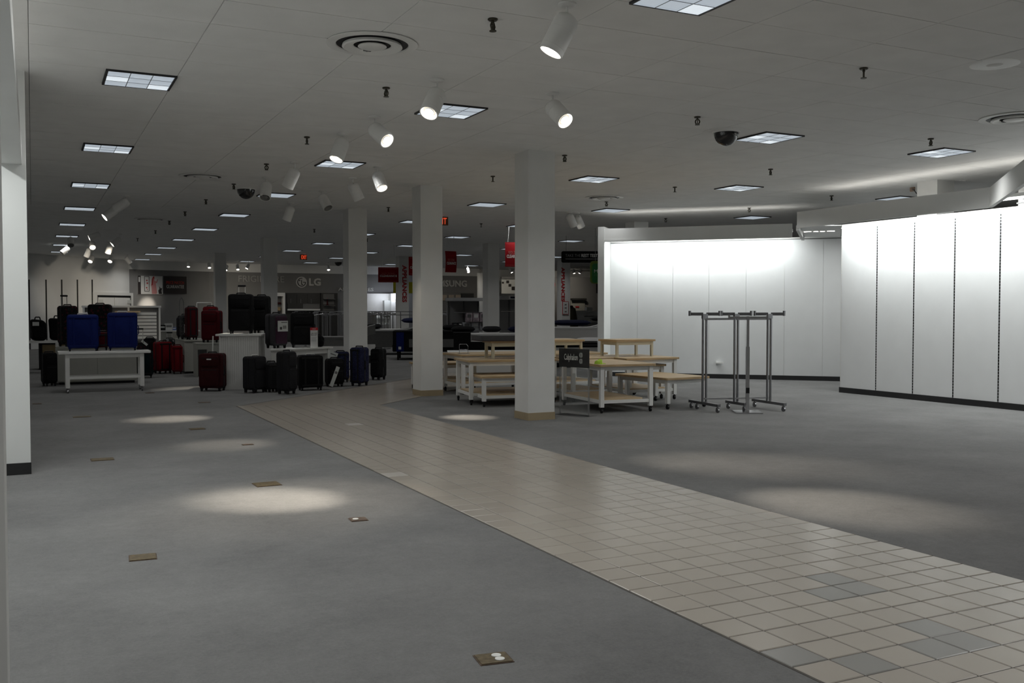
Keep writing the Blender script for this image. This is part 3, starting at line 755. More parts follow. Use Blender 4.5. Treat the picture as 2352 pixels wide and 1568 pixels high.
# grey cabinet block behind the bench
def cabinet(name, label, px0, px1, pyt, pyb, dpt, m=greyL, rz=0.0, top=None, seam=True, foot=True, extra=0.0):
    p0 = onz(px0, pyb, 0); s = FPX/depth(p0); w = (px1-px0)/s/math.cos(math.atan2(p0.x,p0.y)) ; h = (pyb-pyt)/s; w += extra
    t = thing(name, label, 'cabinet', (p0.x, p0.y, 0), rz)
    z0 = .05 if foot else 0
    MB().b2(0,w,0,dpt,z0,h-.03).build('carcass', m, t)
    if seam:
        for a in (0, .5): MB().b2(w*a+.006,w*(a+.5)-.006,-.012,0,z0+.02,h-.05).build('front_panel', m, t)
    MB().b2(-.01,w+.01,-.02,dpt+.01,h-.03,h).build('top', top or m, t)
    if foot: MB().b2(.04,w-.04,.04,dpt-.04,0,z0).build('plinth', black, t)
    return t, w, h, p0
t, w1, h1, p1 = cabinet('display_cabinet','long grey laminate cabinet behind the white bench table',131,303,797,884,.65)
Zc = h1
suitcase('large dark floral suitcase on the grey cabinet with its handle pulled up',(132,178,708,802),32,floral,black,Zc,.30,tele=.20,at=(.62,p1.y+.18,Zc))
suitcase('large dark floral suitcase behind the first blue suitcase',(176,230,706,802),-12,floral,black,Zc,.28,at=(1.22,p1.y+.2,Zc))
suitcase('small red suitcase standing between the two blue suitcases',(227,247,764,806),0,redD,black,ZT,.15,pocket=False,at=(1.125,19.2,ZT))
suitcase('black suitcase on the carpet at the left end of the grey cabinet',(101,126,810,887),20,blackF,black,0,.26)
# slumped black bags at the far left
def bag(label, box, zb, m, at, rz=0, tagm=None):
    x0,x1,yt,yb = box; p = Vector(at); s = FPX/depth(p); w = (x1-x0)/s; h = (yb-yt)/s
    t = thing('duffel_bag', label, 'bag', (p.x,p.y,zb), rz, 'soft bags among the luggage')
    b = MB().rbox((0,0,h*.45),(w,.3,h*.9),.10,.06)
    b.v = [(x+.10*w*math.sin(z*7), y, z-.06*h*(x/w)) for x,y,z in b.v]
    b.build('body', m, t, True)
    MB().rbox((0,-.16,h*.36),(w*.7,.05,h*.45),.05,.02).build('pocket', m, t, True)
    MB().tube([(-w*.2,0,h*.85),(-w*.14,0,h*1.0),(w*.14,0,h*1.0),(w*.2,0,h*.85)],.014,8).build('handle', black, t, True)
    if tagm: MB().box((-w*.2,-.19,h*.72),(.14,.01,.09)).build('label_patch', tagm, t)
    return t
tb = thing('side_table','small white side table at the far left behind the pillar','table',(-.18,25.6,0))
MB().b2(-.4,.75,-.3,.3,.70,.75).build('table_top', white, tb)
for sx in (-.34,.69):
    for sy in (-.26,.26): MB().b2(sx-.03,sx+.03,sy-.03,sy+.03,0,.70).build('leg', white, tb)
bag('slumped black bag at the far left, leaning outward',(80,112,738,792),.75,blackF,(.10,25.6,.75),R(8),pale)
bag('black bag beside the floral suitcase, behind the slumped one',(106,140,736,792),.75,blackF,(.52,25.75,.75),R(-10))
t = thing('board_crate','tan board crate on black feet near the pillar','crate',(.55,26.6,0))
MB().b2(-.35,.30,0,.5,.09,.62).build('board', tan, t); MB().b2(-.43,-.35,-.02,.5,.0,.66).build('side_post', black, t); MB().b2(-.43,.32,-.02,.52,.62,.68).build('rim', black, t)
for x in (-.25,.18): MB().b2(x-.06,x+.06,.0,.12,0,.09).build('foot', black, t)
for i,(x,l) in enumerate([(.62,'leaning white card at the left end of the far side table')]):
    pass
# dark cases to the right of the bench
suitcase('black suitcase seen beneath the right end of the bench top',(300,322,806,866),0,blackF,black,0,.26,pocket=False)
suitcase('dark teal suitcase right of the bench table legs',(331,346,806,868),0,tealD,black,0,.26,pocket=False)
suitcase('black floral carry-on with raised strap behind the second blue suitcase',(308,342,786,862),15,floral,black,0,.24,tele=.3,tagc=(-.1,1.05,.05,.16,-50))
suitcase('black suitcase under the white slatted stand',(334,356,776,856),-10,blackF,black,0,.26)
# white slatted gondola
sg = ony(190,706,28.0); sgr = ony(368,706,28.0)
t = thing('slatwall_stand','white slatted display stand behind the blue suitcases','display stand',(sg.x,28.0,0))
wS = sgr.x-sg.x; hS = sg.z
MB().b2(0,wS,.02,.07,.0,.62).build('base_panel', greyL, t)
MB().b2(0,wS,.03,.06,.62,hS).build('back_panel', kitchM, t)  # dark colour puts the shade between the slats into the panel
for k in range(8): MB().b2(wS*.60,wS-.10,-.005,.03,.70+k*.092,.70+k*.092+.07).build('slat', white, t)
for k in range(8): MB().b2(.06,wS*.55,-.005,.03,.70+k*.092,.70+k*.092+.07).build('slat', white, t)
for x in (0, wS*.57, wS-.045): MB().b2(x,x+.045,-.03,.08,0,hS+.02).build('post', white, t)
MB().b2(-.02,wS+.02,-.04,.10,hS,hS+.05).build('top_rail', white, t)
MB().b2(wS*.40,wS*.72,-.35,-.02,hS-.13,hS-.09).build('shelf', maple, t)
t = thing('notice_card','white notice card clipped to the slatted stand','notice',(xat(246,27.85),27.85,1.36)); MB().b2(-.1,.1,-.005,.005,0,.22).build('card', paperW, t); MB().b2(-.07,.07,-.008,-.005,.12,.16).build('print', redP, t)
for x,l in ((248,'left grey chair back showing above the slatted stand'),(271,'right grey chair back showing above the slatted stand')):
    Yc = 30.5 if x < 260 else 31.6; q = ony(x,700,Yc); t = thing('office_chair', l, 'chair', (q.x,Yc,0), 0, 'chairs behind the slatted stand')
    MB().rbox((0,0,1.42),(.30,.05,.36),.10,.02).build('backrest', kitchM, t, True); MB().rbox((0,-.25,.98),(.42,.42,.07),.03,.02).build('seat', kitchM, t, True)
    MB().cyl((0,-.2,.06),(0,-.2,.96),.03).build('column', steelD, t)
    MB().b2(-.02,.02,-.02,.03,.98,1.3).build('back_stem', steelD, t)
    for k in range(5):
        a = R(72*k); MB().cyl((0,-.2,.07),(.28*math.cos(a),-.2+.28*math.sin(a),.03),.022,.018,n=8).build('leg', steelD, t)
t = thing('spray_bottle','small teal bottle between the blue suitcases','bottle',(1.13,18.98,0)); t.location=(xat(241,21.1),21.1,Zc)
MB().lathe([(0,0),(.05,0),(.055,.02),(.055,.16),(.02,.21),(.018,.25),(0,.25)],n=14).build('body', mat('teal_plastic',(.02,.16,.17),.3), t, True); MB().rbox((0,-.01,.28),(.05,.07,.06),.015,.008).build('cap', black, t, True)
# red floor cases and grey blocks
suitcase('bright red suitcase with black side, standing on carpet beside smaller red one',(352,396,785,858),28,redF,black,0,.30,pocket=False)
suitcase('smaller red suitcase against the grey block',(396,419,794,859),0,redF,redD,0,.24,pocket=False)
suitcase('black and white patterned carry-on with chrome handle behind the red suitcases',(376,404,778,842),0,fabric_print('white_print',(.02,.02,.02),((.5,.5,.5),(.25,.25,.25)),30,.2),black,0,.24,tele=.16)
t, w2, h2, p2 = cabinet('display_block','tall grey laminate block right of the red floor suitcases',424,454,781,858,1.6,seam=False,extra=.5)
t, w3, h3, p3 = cabinet('display_block','open fronted grey laminate block behind the maroon suitcase',453,504,788,866,.55,seam=False,foot=False)
MB().b2(.02,w3*.42,-.012,0,.02,h3-.14).build('opening_shade', kitchD, t)  # dark slab on the face stands for the shade inside the open front
suitcase('dark red suitcase on the grey block, first of the three',(428,459,705,780),18,redD,black,h2,.28,pocket=False,at=(p2.x+.2,p2.y+.25,h2))
suitcase('brighter red suitcase on the grey block with two white tags',(460,496,704,780),-18,redF,black,h2,.28,at=(p2.x+.62,p2.y+.15,h2),tagc=(.05,.6,.03,.2,5))
suitcase('dark red suitcase on the grey block next to the podium',(477,527,715,789),-25,redD,black,h3,.30,at=(p3.x+.36,p3.y+.2,h3))
suitcase('grey patterned carry-on with white tags beside the dark red suitcase',(409,430,720,776),10,fabric_print('grey_print',(.06,.06,.06),((.16,.16,.16),(.10,.10,.10)),30,.3),black,h2,.22,at=(p2.x+.12,p2.y+.65,h2),tagc=(-.1,.62,.07,.2,0))
suitcase('small grey carry-on with a white tag, far side of the grey block',(401,414,724,774),0,greyF,black,h2,.2,at=(p2.x+.10,p2.y+1.15,h2),tagc=(0,.62,.09,.2,0))
# low counter with boxes behind the red cases
qc = ony(368,755,30.0); t = thing('wrap_counter','low white counter behind the red suitcases','counter',(qc.x,30.0,0))
MB().b2(0,1.1,0,.6,0,.84).build('body', greyL, t); MB().b2(-.02,1.12,-.02,.62,.84,.88).build('top', white, t); MB().b2(.05,1.05,-.01,0,.55,.60).build('drawer_gap', tan, t)
for px,w_,h_,l,m in ((373,.16,.16,'black packaged box on the low counter',black),(387,.22,.2,'white box with blue print on the low counter',paperW),(399,.12,.09,'small blue and white pack on the low counter',mat('blue_print_pack',(.1,.16,.4),.5))):
    x = xat(px,30.2); t = thing('product_box', l, 'box', (x,30.2,.88), 0, 'boxes on the low counter')
    MB().rbox((0,0,h_/2),(w_,.14,h_),.008,.004).build('carton', m, t); MB().box((0,-.072,h_*.6),(w_*.7,.003,h_*.3)).build('print', kitchM if m is paperW else pale, t)
q = ony(432,700,29.0)
t = thing('hoop_stand','thin wire hoop stand on the far floor behind the red suitcases','stand',(xat(417,29.),29.0,0))
m = MB(); r_=.06
zt = ony(417,683,29).z
m.tube([(-r_,0,0),(-r_,0,zt-.2),(-r_*.7,0,zt-.07),(0,0,zt),(r_*.7,0,zt-.07),(r_,0,zt-.2),(r_,0,0)],.008,6); m.build('hoop', steelD, t); MB().b2(-.12,.12,-.12,.12,0,.02).build('base', steelD, t)
q0, q1 = ony(452,695,31.), ony(486,695,31.)
t = thing('garment_rail','white garment rail against the grey wall by the slim column','rack',(q0.x,31.,0))
wq = q1.x-q0.x; MB().cyl((0,0,q0.z),(wq,0,q0.z),.014).build('rail', white, t)
for x in (0,wq): MB().cyl((x,0,.03),(x,0,q0.z),.014).build('upright', white, t)
for x in (0,wq): MB().b2(x-.02,x+.02,-.25,.25,0,.03).build('foot', white, t)

# white podium and L table
ZP = 1.03
pc = onz(545,898,0); t = thing('podium','white beadboard podium carrying two big black suitcases','podium',(3.56,18.74,0),R(-21))
MB().b2(-.36,.36,-.36,.36,.0,ZP-.035).build('core', white, t)
for k in range(18):
    MB().b2(-.36+k*.04+.0015,-.36+(k+1)*.04-.0015,-.367,-.36,.10,ZP-.035).build('bead_board', white, t)
MB().b2(-.372,.372,-.374,.374,0,.10).build('skirting', white, t)
MB().b2(-.415,.415,-.415,.415,ZP-.035,ZP).build('top', white, t)
suitcase('huge black suitcase with raised handle on the white podium',(524,583,673,764),-8,blackF,black,ZP,.32,tele=.16,at=(xat(554,18.62),18.62,ZP))
suitcase('huge black suitcase on the podium, right of the one with raised handle',(578,622,674,760),-18,blackF,black,ZP,.30,at=(xat(601,18.82),18.82,ZP))
t = thing('sign_pole','thin white pole sign leaning at the podium corner','pole',(3.00,18.80,0)); MB().cyl((0,0,.0),(.03,0,ZP-.04),.011).build('pole', white, t); MB().b2(-.06,.06,-.06,.06,0,.01).build('base', white, t)
ZL = .755
t = thing('corner_table','white corner table with a purple-grey suitcase and a sale sign','table',(4.30,18.62,0))
lt = [(-.40,-.62),(.02,-.66),(.98,-.02),(.72,.42),(-.10,.14)]
MB().prism(lt, ZL-.03, ZL).build('table_top', white, t)
MB().prism([(-.35,-.57),(-.14,-.58),(-.14,-.54),(-.35,-.53)],0,ZL-.03).build('end_panel', white, t)
MB().prism([(.03,-.57),(.06,-.57),(.06,-.53),(.03,-.53)],0,ZL-.03).build('leg', white, t)
MB().prism([(.86,-.06),(.92,-.02),(.72,.32),(.66,.28)],0,ZL-.03).build('end_panel', white, t)
a, b = Vector((.06,-.57)), Vector((.88,-.03)); dd = (b-a).normalized(); nn = Vector((-dd.y,dd.x))*.02
MB().prism([tuple(a),tuple(b),tuple(b+nn),tuple(a+nn)], ZL-.12, ZL-.03).build('apron', white, t)
pg = suitcase('grey suitcase with plum front and white product label on the corner table',(607,660,720,800),40,greyF,black,ZL,.28,at=(xat(634,18.20),18.20,ZL),stripe=plumF)
MB().box((.0,-.19,.42),(.24,.006,.20)).build('product_label', pale, pg); 
m = MB()
for k,(x,z,w_,h_) in enumerate([(-.05,.38,.05,.05),(.01,.40,.012,.06),(.04,.40,.012,.06),(.07,.40,.012,.06),(.03,.49,.14,.012)]): m.box((x,-.195,z),(w_,.004,h_))
m.build('label_print', kitchD, pg)
suitcase('large black suitcase on the corner table behind the sale sign',(666,721,717,797),4,blackF,black,ZL,.28,at=(xat(694,18.45),18.45,ZL))
bag('small black bag with a yellow tag at the right end of the corner table',(731,747,768,796),ZL,blackF,(5.06,18.82,ZL),0,None)
sgn = thing('sale_sign','white sale sign card with red header reading sixty percent off','sign',(xat(721,18.36),18.36,ZL),R(-14))
MB().b2(-.075,.075,-.012,.012,0,.012).build('base', white, sgn)
MB().b2(-.07,.07,-.004,.004,.012,.335).build('card', paperW, sgn); MB().b2(-.072,.072,-.006,.006,.335,.385).build('header', redP, sgn)
text_part('header_letters','SALE',-.03,.03,.348,.372,-.006,signW,sgn,.002); text_part('offer_letters','60% OFF',-.058,.058,.225,.29,-.004,kitchM,sgn,.002)
m = MB()
for k in range(4): m.b2(-.05,.05-.01*(k%2),-.006,-.004,.19-k*.022,.198-k*.022)
m.build('small_print', mat('grey_ink',(.35,.35,.35),.7), sgn)
# floor row in front of podium and corner table
suitcase('maroon suitcase with two front pockets standing left of the podium',(457,521,812,899),-22,maroon,black,0,.30,badge=True)
suitcase('charcoal suitcase in front of the podium, silver handle',(557,613,819,903),46,charF,black,0,.28,handle=silver)
suitcase('low charcoal suitcase between two taller charcoal ones',(608,638,833,901),34,charF,black,0,.20,pocket=False)
suitcase('tall charcoal suitcase, front-most of the floor row',(634,683,808,906),48,charF,black,0,.28)
suitcase('wide black suitcase with silver handle under the corner table edge',(682,743,816,897),14,blackF,black,0,.28,handle=silver,pocket=False)
suitcase('black suitcase with a long slanting white tag',(745,792,824,889),24,blackF,black,0,.26,tagc=(.02,.72,.075,.40,22))
suitcase('navy patterned suitcase with square pale tag, behind the tagged black one',(762,802,808,878),0,glitter,black,0,.26,pocket=False,tagc=(-.34,1.0,.17,.17,20))
suitcase('blue speckled hard suitcase split by a black strap, beside the third column',(803,849,798,887),-35,glitter,black,0,.32,pocket=False)
suitcase('black suitcase right of the blue speckled suitcase',(850,889,801,873),-35,blackF,black,0,.28)

# ================================================================== WOODEN TABLES
def wood_table(label, cx_, cy_, w, l, h, rz=0, shelf=True, sh=None, legm=white, cast=True, name='wood_table', topm=maple, ov=.035, leg=.058, th=.032, group='maple-topped display tables'):
    t = thing(name, label, 'table', (cx_,cy_,0), R(rz), group)
    rr = .03; pts = []
    for sx, sy, a0 in ((1,1,0),(-1,1,90),(-1,-1,180),(1,-1,270)):
        for i in range(5):
            a = R(a0+22.5*i); pts.append((sx*(w/2-rr)+rr*math.cos(a), sy*(l/2-rr)+rr*math.sin(a)))
    tp = MB().prism(pts, h-th, h).build('table_top', topm, t)
    e = .0015; MB().prism([(x*(1+e),y*(1+e)) for x,y in pts], h-th+.004, h-.006).build('edge_band', mapleE, tp)
    z0 = .085 if cast else 0
    lx, ly = w/2-ov-leg/2, l/2-ov-leg/2
    for sx in (-1,1):
        for sy in (-1,1):
            lg = MB().b2(sx*lx-leg/2,sx*lx+leg/2,sy*ly-leg/2,sy*ly+leg/2,z0,h-th).build('leg', legm, t)
            if cast: caster(sx*lx,sy*ly,.030).build('caster', black, lg, True)
    for sx in (-1,1): MB().b2(sx*lx-.012,sx*lx+.012,-ly+leg/2,ly-leg/2,h-th-.06,h-th).build('apron', legm, t)
    for sy in (-1,1): MB().b2(-lx+leg/2,lx-leg/2,sy*ly-.012,sy*ly+.012,h-th-.06,h-th).build('apron', legm, t)
    if shelf:
        z = .185 if sh is None else sh
        for sy in (-1,1): MB().b2(-lx+leg/2,lx-leg/2,sy*ly-.014,sy*ly+.014,z-.045,z).build('stretcher', legm, t)
        for sx in (-1,1): MB().b2(sx*lx-.014,sx*lx+.014,-ly+leg/2,ly-leg/2,z-.045,z).build('stretcher', legm, t)
        MB().b2(-lx*.96,lx*.70,-ly+.02,ly-.02,z,z+.018).build('shelf_board', topm, t)
    return t
ZW = .70
wood_table('tall maple-topped table with the green cloth, front-most of the group',7.72,12.42,.92,1.42,ZW,-5)
wood_table('low maple-topped table at the right front, beside the clothes rack',8.75,12.45,.86,1.25,.47,6,shelf=False)
wood_table('tall maple-topped table at the far right carrying a small riser',9.05,13.75,1.05,1.30,ZW,0)
wood_table('middle-height maple-topped table nested under the far right table',9.06,13.75,.76,.95,.58,0,shelf=False)
wood_table('tall maple-topped table at the left end, carrying a dark slab riser',6.83,14.04,1.50,.94,ZW,-9)
wood_table('low maple-topped table nested under the left end table',6.71,13.67,1.15,.84,.47,-9,shelf=True,sh=.17)
wood_table('tall maple-topped table behind the left end table',7.42,15.95,1.50,.95,ZW,0)
wood_table('low maple-topped bench beside the second column',6.90,16.85,1.10,.78,.50,0,sh=.2)
wood_table('tall maple-topped table in the middle behind the green cloth table',8.09,14.05,.80,1.30,ZW,0)
wood_table('tall maple-topped table at the back of the group, before the beds',8.84,15.70,1.2,1.2,ZW,0)
for sxx in (): pass
r1 = wood_table('cream riser with thick dark slab on the left end table',6.98,14.06,.92,.50,.285,-9,False,legm=cream,cast=False,name='table_riser',topm=mapleE,leg=.045,group='small risers on the tables'); r1.location.z = ZW
sl = thing('dark_slab','thick dark grey slab lying on the left riser','slab',(6.93,14.06,ZW+.285),R(-9)); MB().rbox((0,0,.045),(1.16,.60,.085),.004,.006).build('slab', mat('slab_grey',(.045,.045,.048),.6), sl); MB().b2(-.59,.59,-.31,.31,.0,.006).build('board', maroon, sl)
r2 = wood_table('cream riser on the middle table behind the acrylic sign',7.98,14.30,.62,.62,.285,0,False,legm=cream,cast=False,name='table_riser',leg=.04,group='small risers on the tables'); r2.location.z = ZW
r3 = wood_table('pale riser on the far right table in front of the niche',9.02,13.85,.80,.58,.285,0,False,legm=cream,cast=False,name='table_riser',leg=.04,group='small risers on the tables'); r3.location.z = ZW
# green cloth
g = thing('green_cloth','crumpled lime green cloth on the front table','cloth'); gp = onz(1380,836,ZW); g.location = (gp.x,gp.y+.05,ZW)
m = MB().lathe([(0,.055),(.025,.06),(.045,.052),(.055,.035),(.058,.015),(.062,0),(0,0)],n=14); m.v = [(x*(1+.16*math.sin(5*y*60)), y*(1+.12*math.cos(90*x)), z*(1+.2*math.sin(70*x))) for x,y,z in m.v]; m.build('bundle', lime, g, True)
MB().b2(.03,.10,-.02,.03,0,.008).build('loose_fold', lime, g)
# acrylic sign
A = onz(1285,950,0); B = onz(1351,958,0); A = Vector((6.70,12.02,0)); B = Vector((6.88,11.50,0))
da = (B-A); La = da.length; rz = math.atan2(da.y, da.x)
t = thing('acrylic_sign','clear acrylic floor sign with black panel and white lettering','sign',A,rz)
zt, zb_ = 1.475-(800-712)*depth(A)/FPX, 1.475-(843-712)*depth((A+B)/2)/FPX
MB().b2(0,La,-.004,.004,.0,zt).build('clear_sheet', acryl, t)
for x in (.01,La-.01): MB().b2(x-.010,x+.010,-.008,.008,.012,zb_).build('edge_rail', mat('frosted_edge',(.30,.31,.31),.3,alpha=.35), t)
MB().b2(-.02,La+.02,-.14,.14,0,.012).build('foot_sheet', mat('acrylic_foot',(.2,.2,.2),.3,alpha=.08), t)
pn = MB().b2(-.004,La+.004,-.010,-.004,zb_,zt+.005).build('black_panel', mat('gloss_black',(.014,.013,.012),.12), t)
zm = (zb_+zt)/2
text_part('letters','Calphalon',La*.17,La*.63,zm-.055,zm+.06,-.0105,signW,t,.002,bold=.012)
m = MB(); cx_ = La*.74
for sx in (-1,1):
    for sz in (-1,1):
        pts = []
        for k in range(7):
            a = R(180*k/6); pts.append((cx_+sx*(.008+.017*math.sin(a)), -.012, zm+.005+sz*(.008+.034-.034*math.cos(a)*.95)))
        m.tube(pts+[pts[0]], .0035, 5)
m.build('emblem', signW, t)

# ================================================================== CLOTHES RACKS
t = thing('rolling_rack','grey steel rolling clothes rack with three double posts','rack',(0,0,0))
posts = [(8.845,11.50),(9.30,11.34),(9.82,11.22)]
fd = Vector((-.10,-.99)).normalized()
for k,(x,y) in enumerate(posts):
    c = Vector((x,y)); f0, f1 = c-fd*.40, c+fd*.40
    if k == 1: f0, f1 = c-fd*.24, c+fd*.26
    m = MB(); board(m, f0, f1, .05, .085, .125); ft = m.build('foot_bar', steelD, t)
    for q in (f0+fd*.04, f1-fd*.04) if k != 0 else (f0+fd*.04, f0+fd*.2, f1-fd*.04):
        cm = caster(q.x,q.y,.032); cm.build('caster', steelD, ft, True)
    for s in (-1,1): MB().b2(x+s*.03-.012,x+s*.03+.012,y-.012,y+.012,.12,1.40).build('post', steelD, t)
    MB().b2(x-.045,x+.045,y-.02,y+.02,1.35,1.42).build('post_collar', steelD, t)
    for s in (-1,1):
        a_ = Vector((x+s*.03,y)); b_ = a_+Vector((s*.175,-s*.086)); m = MB(); board(m,a_,b_,.025,1.395,1.44); ar = m.build('arm', steelD, t)
        MB().b2(b_.x-.012,b_.x+.012,b_.y-.015,b_.y+.015,1.39,1.465).build('arm_stop', steelD, ar)
for z0,z1 in ((.16,.185),(1.33,1.36)):
    for (x0,y0),(x1,y1) in zip(posts[:-1],posts[1:]):
        m = MB(); board(m, Vector((x0,y0)), Vector((x1,y1)), .025, z0, z1); m.build('cross_rail', chrome, t)
t = thing('display_stand','chrome T-shaped clothes stand on a flat square base','stand',(9.215,10.98,0),R(-30))
MB().b2(-.19,.19,-.19,.19,0,.018).build('base', chrome, t); MB().b2(-.024,.024,-.024,.024,.018,.95).build('post', chrome, t); MB().b2(-.017,.017,-.017,.017,.95,1.39).build('inner_post', chrome, t)
MB().b2(-.025,.025,-.026,-.024,.28,.36).build('post_label', black, t); MB().b2(-.27,.27,-.014,.014,1.355,1.385).build('arm', chrome, t)
for x in (-.27,.27): MB().b2(x-.012,x+.012,-.018,.018,1.345,1.41).build('arm_stop', chrome, t)
# white bracket on the niche wall
q = P45(2.36,0); t = thing('wall_bracket','small white bracket low on the niche wall','bracket',(q.x,q.y,.33),R(-45)); MB().prism([(-.02,0),(.13,-.02),(.13,-.05),(-.02,-.09)],0,.03).build('bracket', white, t); MB().b2(-.03,-.02,-.06,0,-.03,.05).build('plate', white, t)

# ================================================================== FAR DEPARTMENT
def pbox(m, x0, x1, y0, y1, Y, d):
    a, b = ony(x0, y0, Y), ony(x1, y1, Y); m.b2(a.x, b.x, Y, Y+d, min(a.z,b.z), max(a.z,b.z)); return m
# white bay: standards, door
dW = (WB_-WA).normalized(); nW = Vector((-dW.y,dW.x))
def on_diag(px):
    # sight line meets the diagonal wall (plan)
    d = ray(px,HOR); d2 = Vector((d.x,d.y)); n = Vector((-dW.y,dW.x)); s = n.dot(WA)/n.dot(d2); return d2*s
for px in (67,106,142,178,212):
    p = on_diag(px); k = depth((p.x,p.y,1))/FPX; z1 = 1.475+(712-642)*k
    o = MB().box((0,0,z1/2),(.05,.05,z1)).build('wall_standard', kitchD); o.location=(p.x,p.y,0)-Vector((nW.x,nW.y,0))*.02 if False else Vector((p.x,p.y,0)); o.rotation_euler.z = math.atan2(dW.y,dW.x); tag(o,'dark wall standard %s from the pillar on the far white wall' % ORD[(67,106,142,178,212).index(px)],'standard','dark standards on the white wall')
pa, pb = on_diag(221), on_diag(299); k = depth((pa.x,pa.y,1))/FPX; zd = 1.475+(712-682)*k
Ld = (pb-pa).length; dr = thing('door_1','white double door with black frame in the far white wall','door',(pa.x-nW.x*.03,pa.y-nW.y*.03,0),math.atan2(dW.y,dW.x)); dr['kind']='structure'
MB().b2(0,Ld,-.02,.02,zd,zd+.08).build('door_head', black, dr)
for x in (0,Ld-.06): MB().b2(x,x+.06,-.02,.02,0,zd).build('jamb', kitchM, dr)
for a in (0,1): MB().b2(.07+a*(Ld/2-.05),Ld/2-.02+a*(Ld/2-.05),-.03,0,.02,zd-.01).build('door_leaf', wallW, dr)
for x in (.1,Ld-.25): MB().b2(x,x+.2,-.06,-.03,zd-.25,zd-.1).build('closer', pale, dr)
MB().b2(-.2,0,-.04,.02,0,zd+.2).build('casing', wallW, dr); MB().b2(Ld,Ld+.2,-.04,.02,0,zd+.2).build('casing', wallW, dr); MB().b2(0,Ld,-.04,.02,zd+.08,zd+.2).build('casing', wallW, dr)
# grey bay: poster and price match sign
dG = (WC_-WB_).normalized(); nG = Vector((-dG.y,dG.x)); rG = math.atan2(dG.y,dG.x)
def on_grey(px):
    d = ray(px,HOR); d2 = Vector((d.x,d.y)); return d2*(nG.dot(WB_)/nG.dot(d2))
def grey_rect(name,label,cat,x0,x1,y0,y1,off=.05):
    a, b = on_grey(x0), on_grey(x1); k = depth((a.x,a.y,1))/FPX
    t = thing(name,label,cat,(a.x-nG.x*off,a.y-nG.y*off,1.475-(y1-712)*k),rG); return t,(b-a).length,(y1-y0)*k
t,w_,h_ = grey_rect('wall_poster','white poster of a figure in a pink dress on the far grey wall','poster',316,373,633,675)
MB().b2(0,w_,0,.03,0,h_).build('board', paperW, t)
ink = mat('poster_black',(.03,.025,.025),.6); pink = mat('poster_pink',(.55,.25,.25),.6); rinse = mat('poster_red',(.40,.05,.05),.6)
m = MB(); m.b2(0,.12*w_,-.004,0,0,h_); m.b2(.02*w_,.09*w_,-.006,0,h_*.6,h_*.98); m.build('dark_strip', ink, t); MB().b2(.03*w_,.09*w_,-.008,-.004,h_*.66,h_*.93).build('strip_picture', paperW, t)
m = MB()
for a,b,c,d in ((.26,.28,.14,.98),(.44,.46,.14,.98),(.26,.46,.95,.98),(.26,.46,.14,.17)): m.b2(a*w_,b*w_,-.004,0,c*h_,d*h_)
m.build('picture_frame', ink, t)
m = MB()
for a,c,r_ in ((.36,.75,.03),(.38,.6,.035),(.35,.35,.03),(.38,.25,.02)): m.lathe([(0,0),(r_*w_,0)],n=10,M=Matrix.Translation((a*w_,-.005,c*h_)) @ Matrix.Rotation(R(90),4,'X'))
m.build('picture_motif', rinse, t)
m = MB(); fig = [(.56,.02),(.55,.35),(.53,.5),(.57,.68),(.56,.8),(.60,.93),(.66,.96),(.68,.86),(.66,.76),(.74,.7),(.80,.84),(.82,.84),(.77,.62),(.72,.6),(.74,.4),(.77,.1),(.75,.02)]
m.prism([(a*w_,b*h_) for a,b in fig],0,.005,M=Matrix.Rotation(R(90),4,'X')); m.build('figure_dress', pink, t)
m = MB(); m.prism([(a*w_,b*h_) for a,b in [(.54,.48),(.56,.82),(.61,.97),(.67,.97),(.66,.88),(.62,.84),(.60,.5)]],.005,.008,M=Matrix.Rotation(R(90),4,'X')); m.build('figure_hair', rinse, t)
m = MB(); m.prism([(a*w_,b*h_) for a,b in [(.84,.02),(.82,.2),(.87,.3),(.86,.45),(.92,.32),(.98,.36),(.95,.2),(.97,.02)]],0,.005,M=Matrix.Rotation(R(90),4,'X')); m.build('plant_print', ink, t)
t,w_,h_ = grey_rect('wall_sign','black wall sign promising a price match guarantee','sign',376,428,634,674)
MB().b2(0,w_,0,.03,0,h_).build('board', ink, t); text_part('red_letters','PRICE MATCH',w_*.10,w_*.88,h_*.55,h_*.72,0,mat('sign_red_letters',(.50,.03,.02),.6),t,.006); text_part('white_letters','GUARANTEE',w_*.11,w_*.88,h_*.31,h_*.50,0,silver,t,.006)
# main wall lettering (facing the room)
YW = 45.6
def wall_text(name,label,s,x0,x1,y0,y1,m,th=.06,bold=.0):
    a, b = ony(x0,y1,YW), ony(x1,y0,YW); t = thing(name,label,'lettering',(a.x,YW-.005,a.z)); text_part('letters',s,0,b.x-a.x,0,b.z-a.z,0,m,t,th,bold=bold); return t,b.x-a.x,b.z-a.z
wall_text('wall_letters','thin silver wall letters partly hidden by the wide far column','FRIGIDAIRE',547,652,634,647,mat('pale_letters',(.40,.40,.39),.5))
wall_text('wall_letters','bold white two-letter wall lettering beside the round emblem','LG',709,736,639,656,silver,bold=.035)
a = ony(692,648,YW); r_ = 12.6*depth(a)/FPX
t = thing('round_emblem','round white emblem with a face-like line drawing on the grey wall','emblem',(a.x,YW-.005,a.z))
Mf = Matrix.Rotation(R(90),4,'X')
MB().lathe([(0,.05),(r_,.05),(r_,0)],n=36,M=Mf).build('disc', mat('emblem_white',(.60,.60,.60),.4), t)
m = MB(); pts = [(r_*.72*math.cos(R(q)),-.055,r_*.72*math.sin(R(q))) for q in range(80,361,14)]; m.tube(pts+[(r_*.25,-.055,0)],.018,6); m.tube([(0,-.055,r_*.4),(0,-.055,-r_*.42),(r_*.25,-.055,-r_*.42)],.018,6); m.build('line_drawing', black, t)
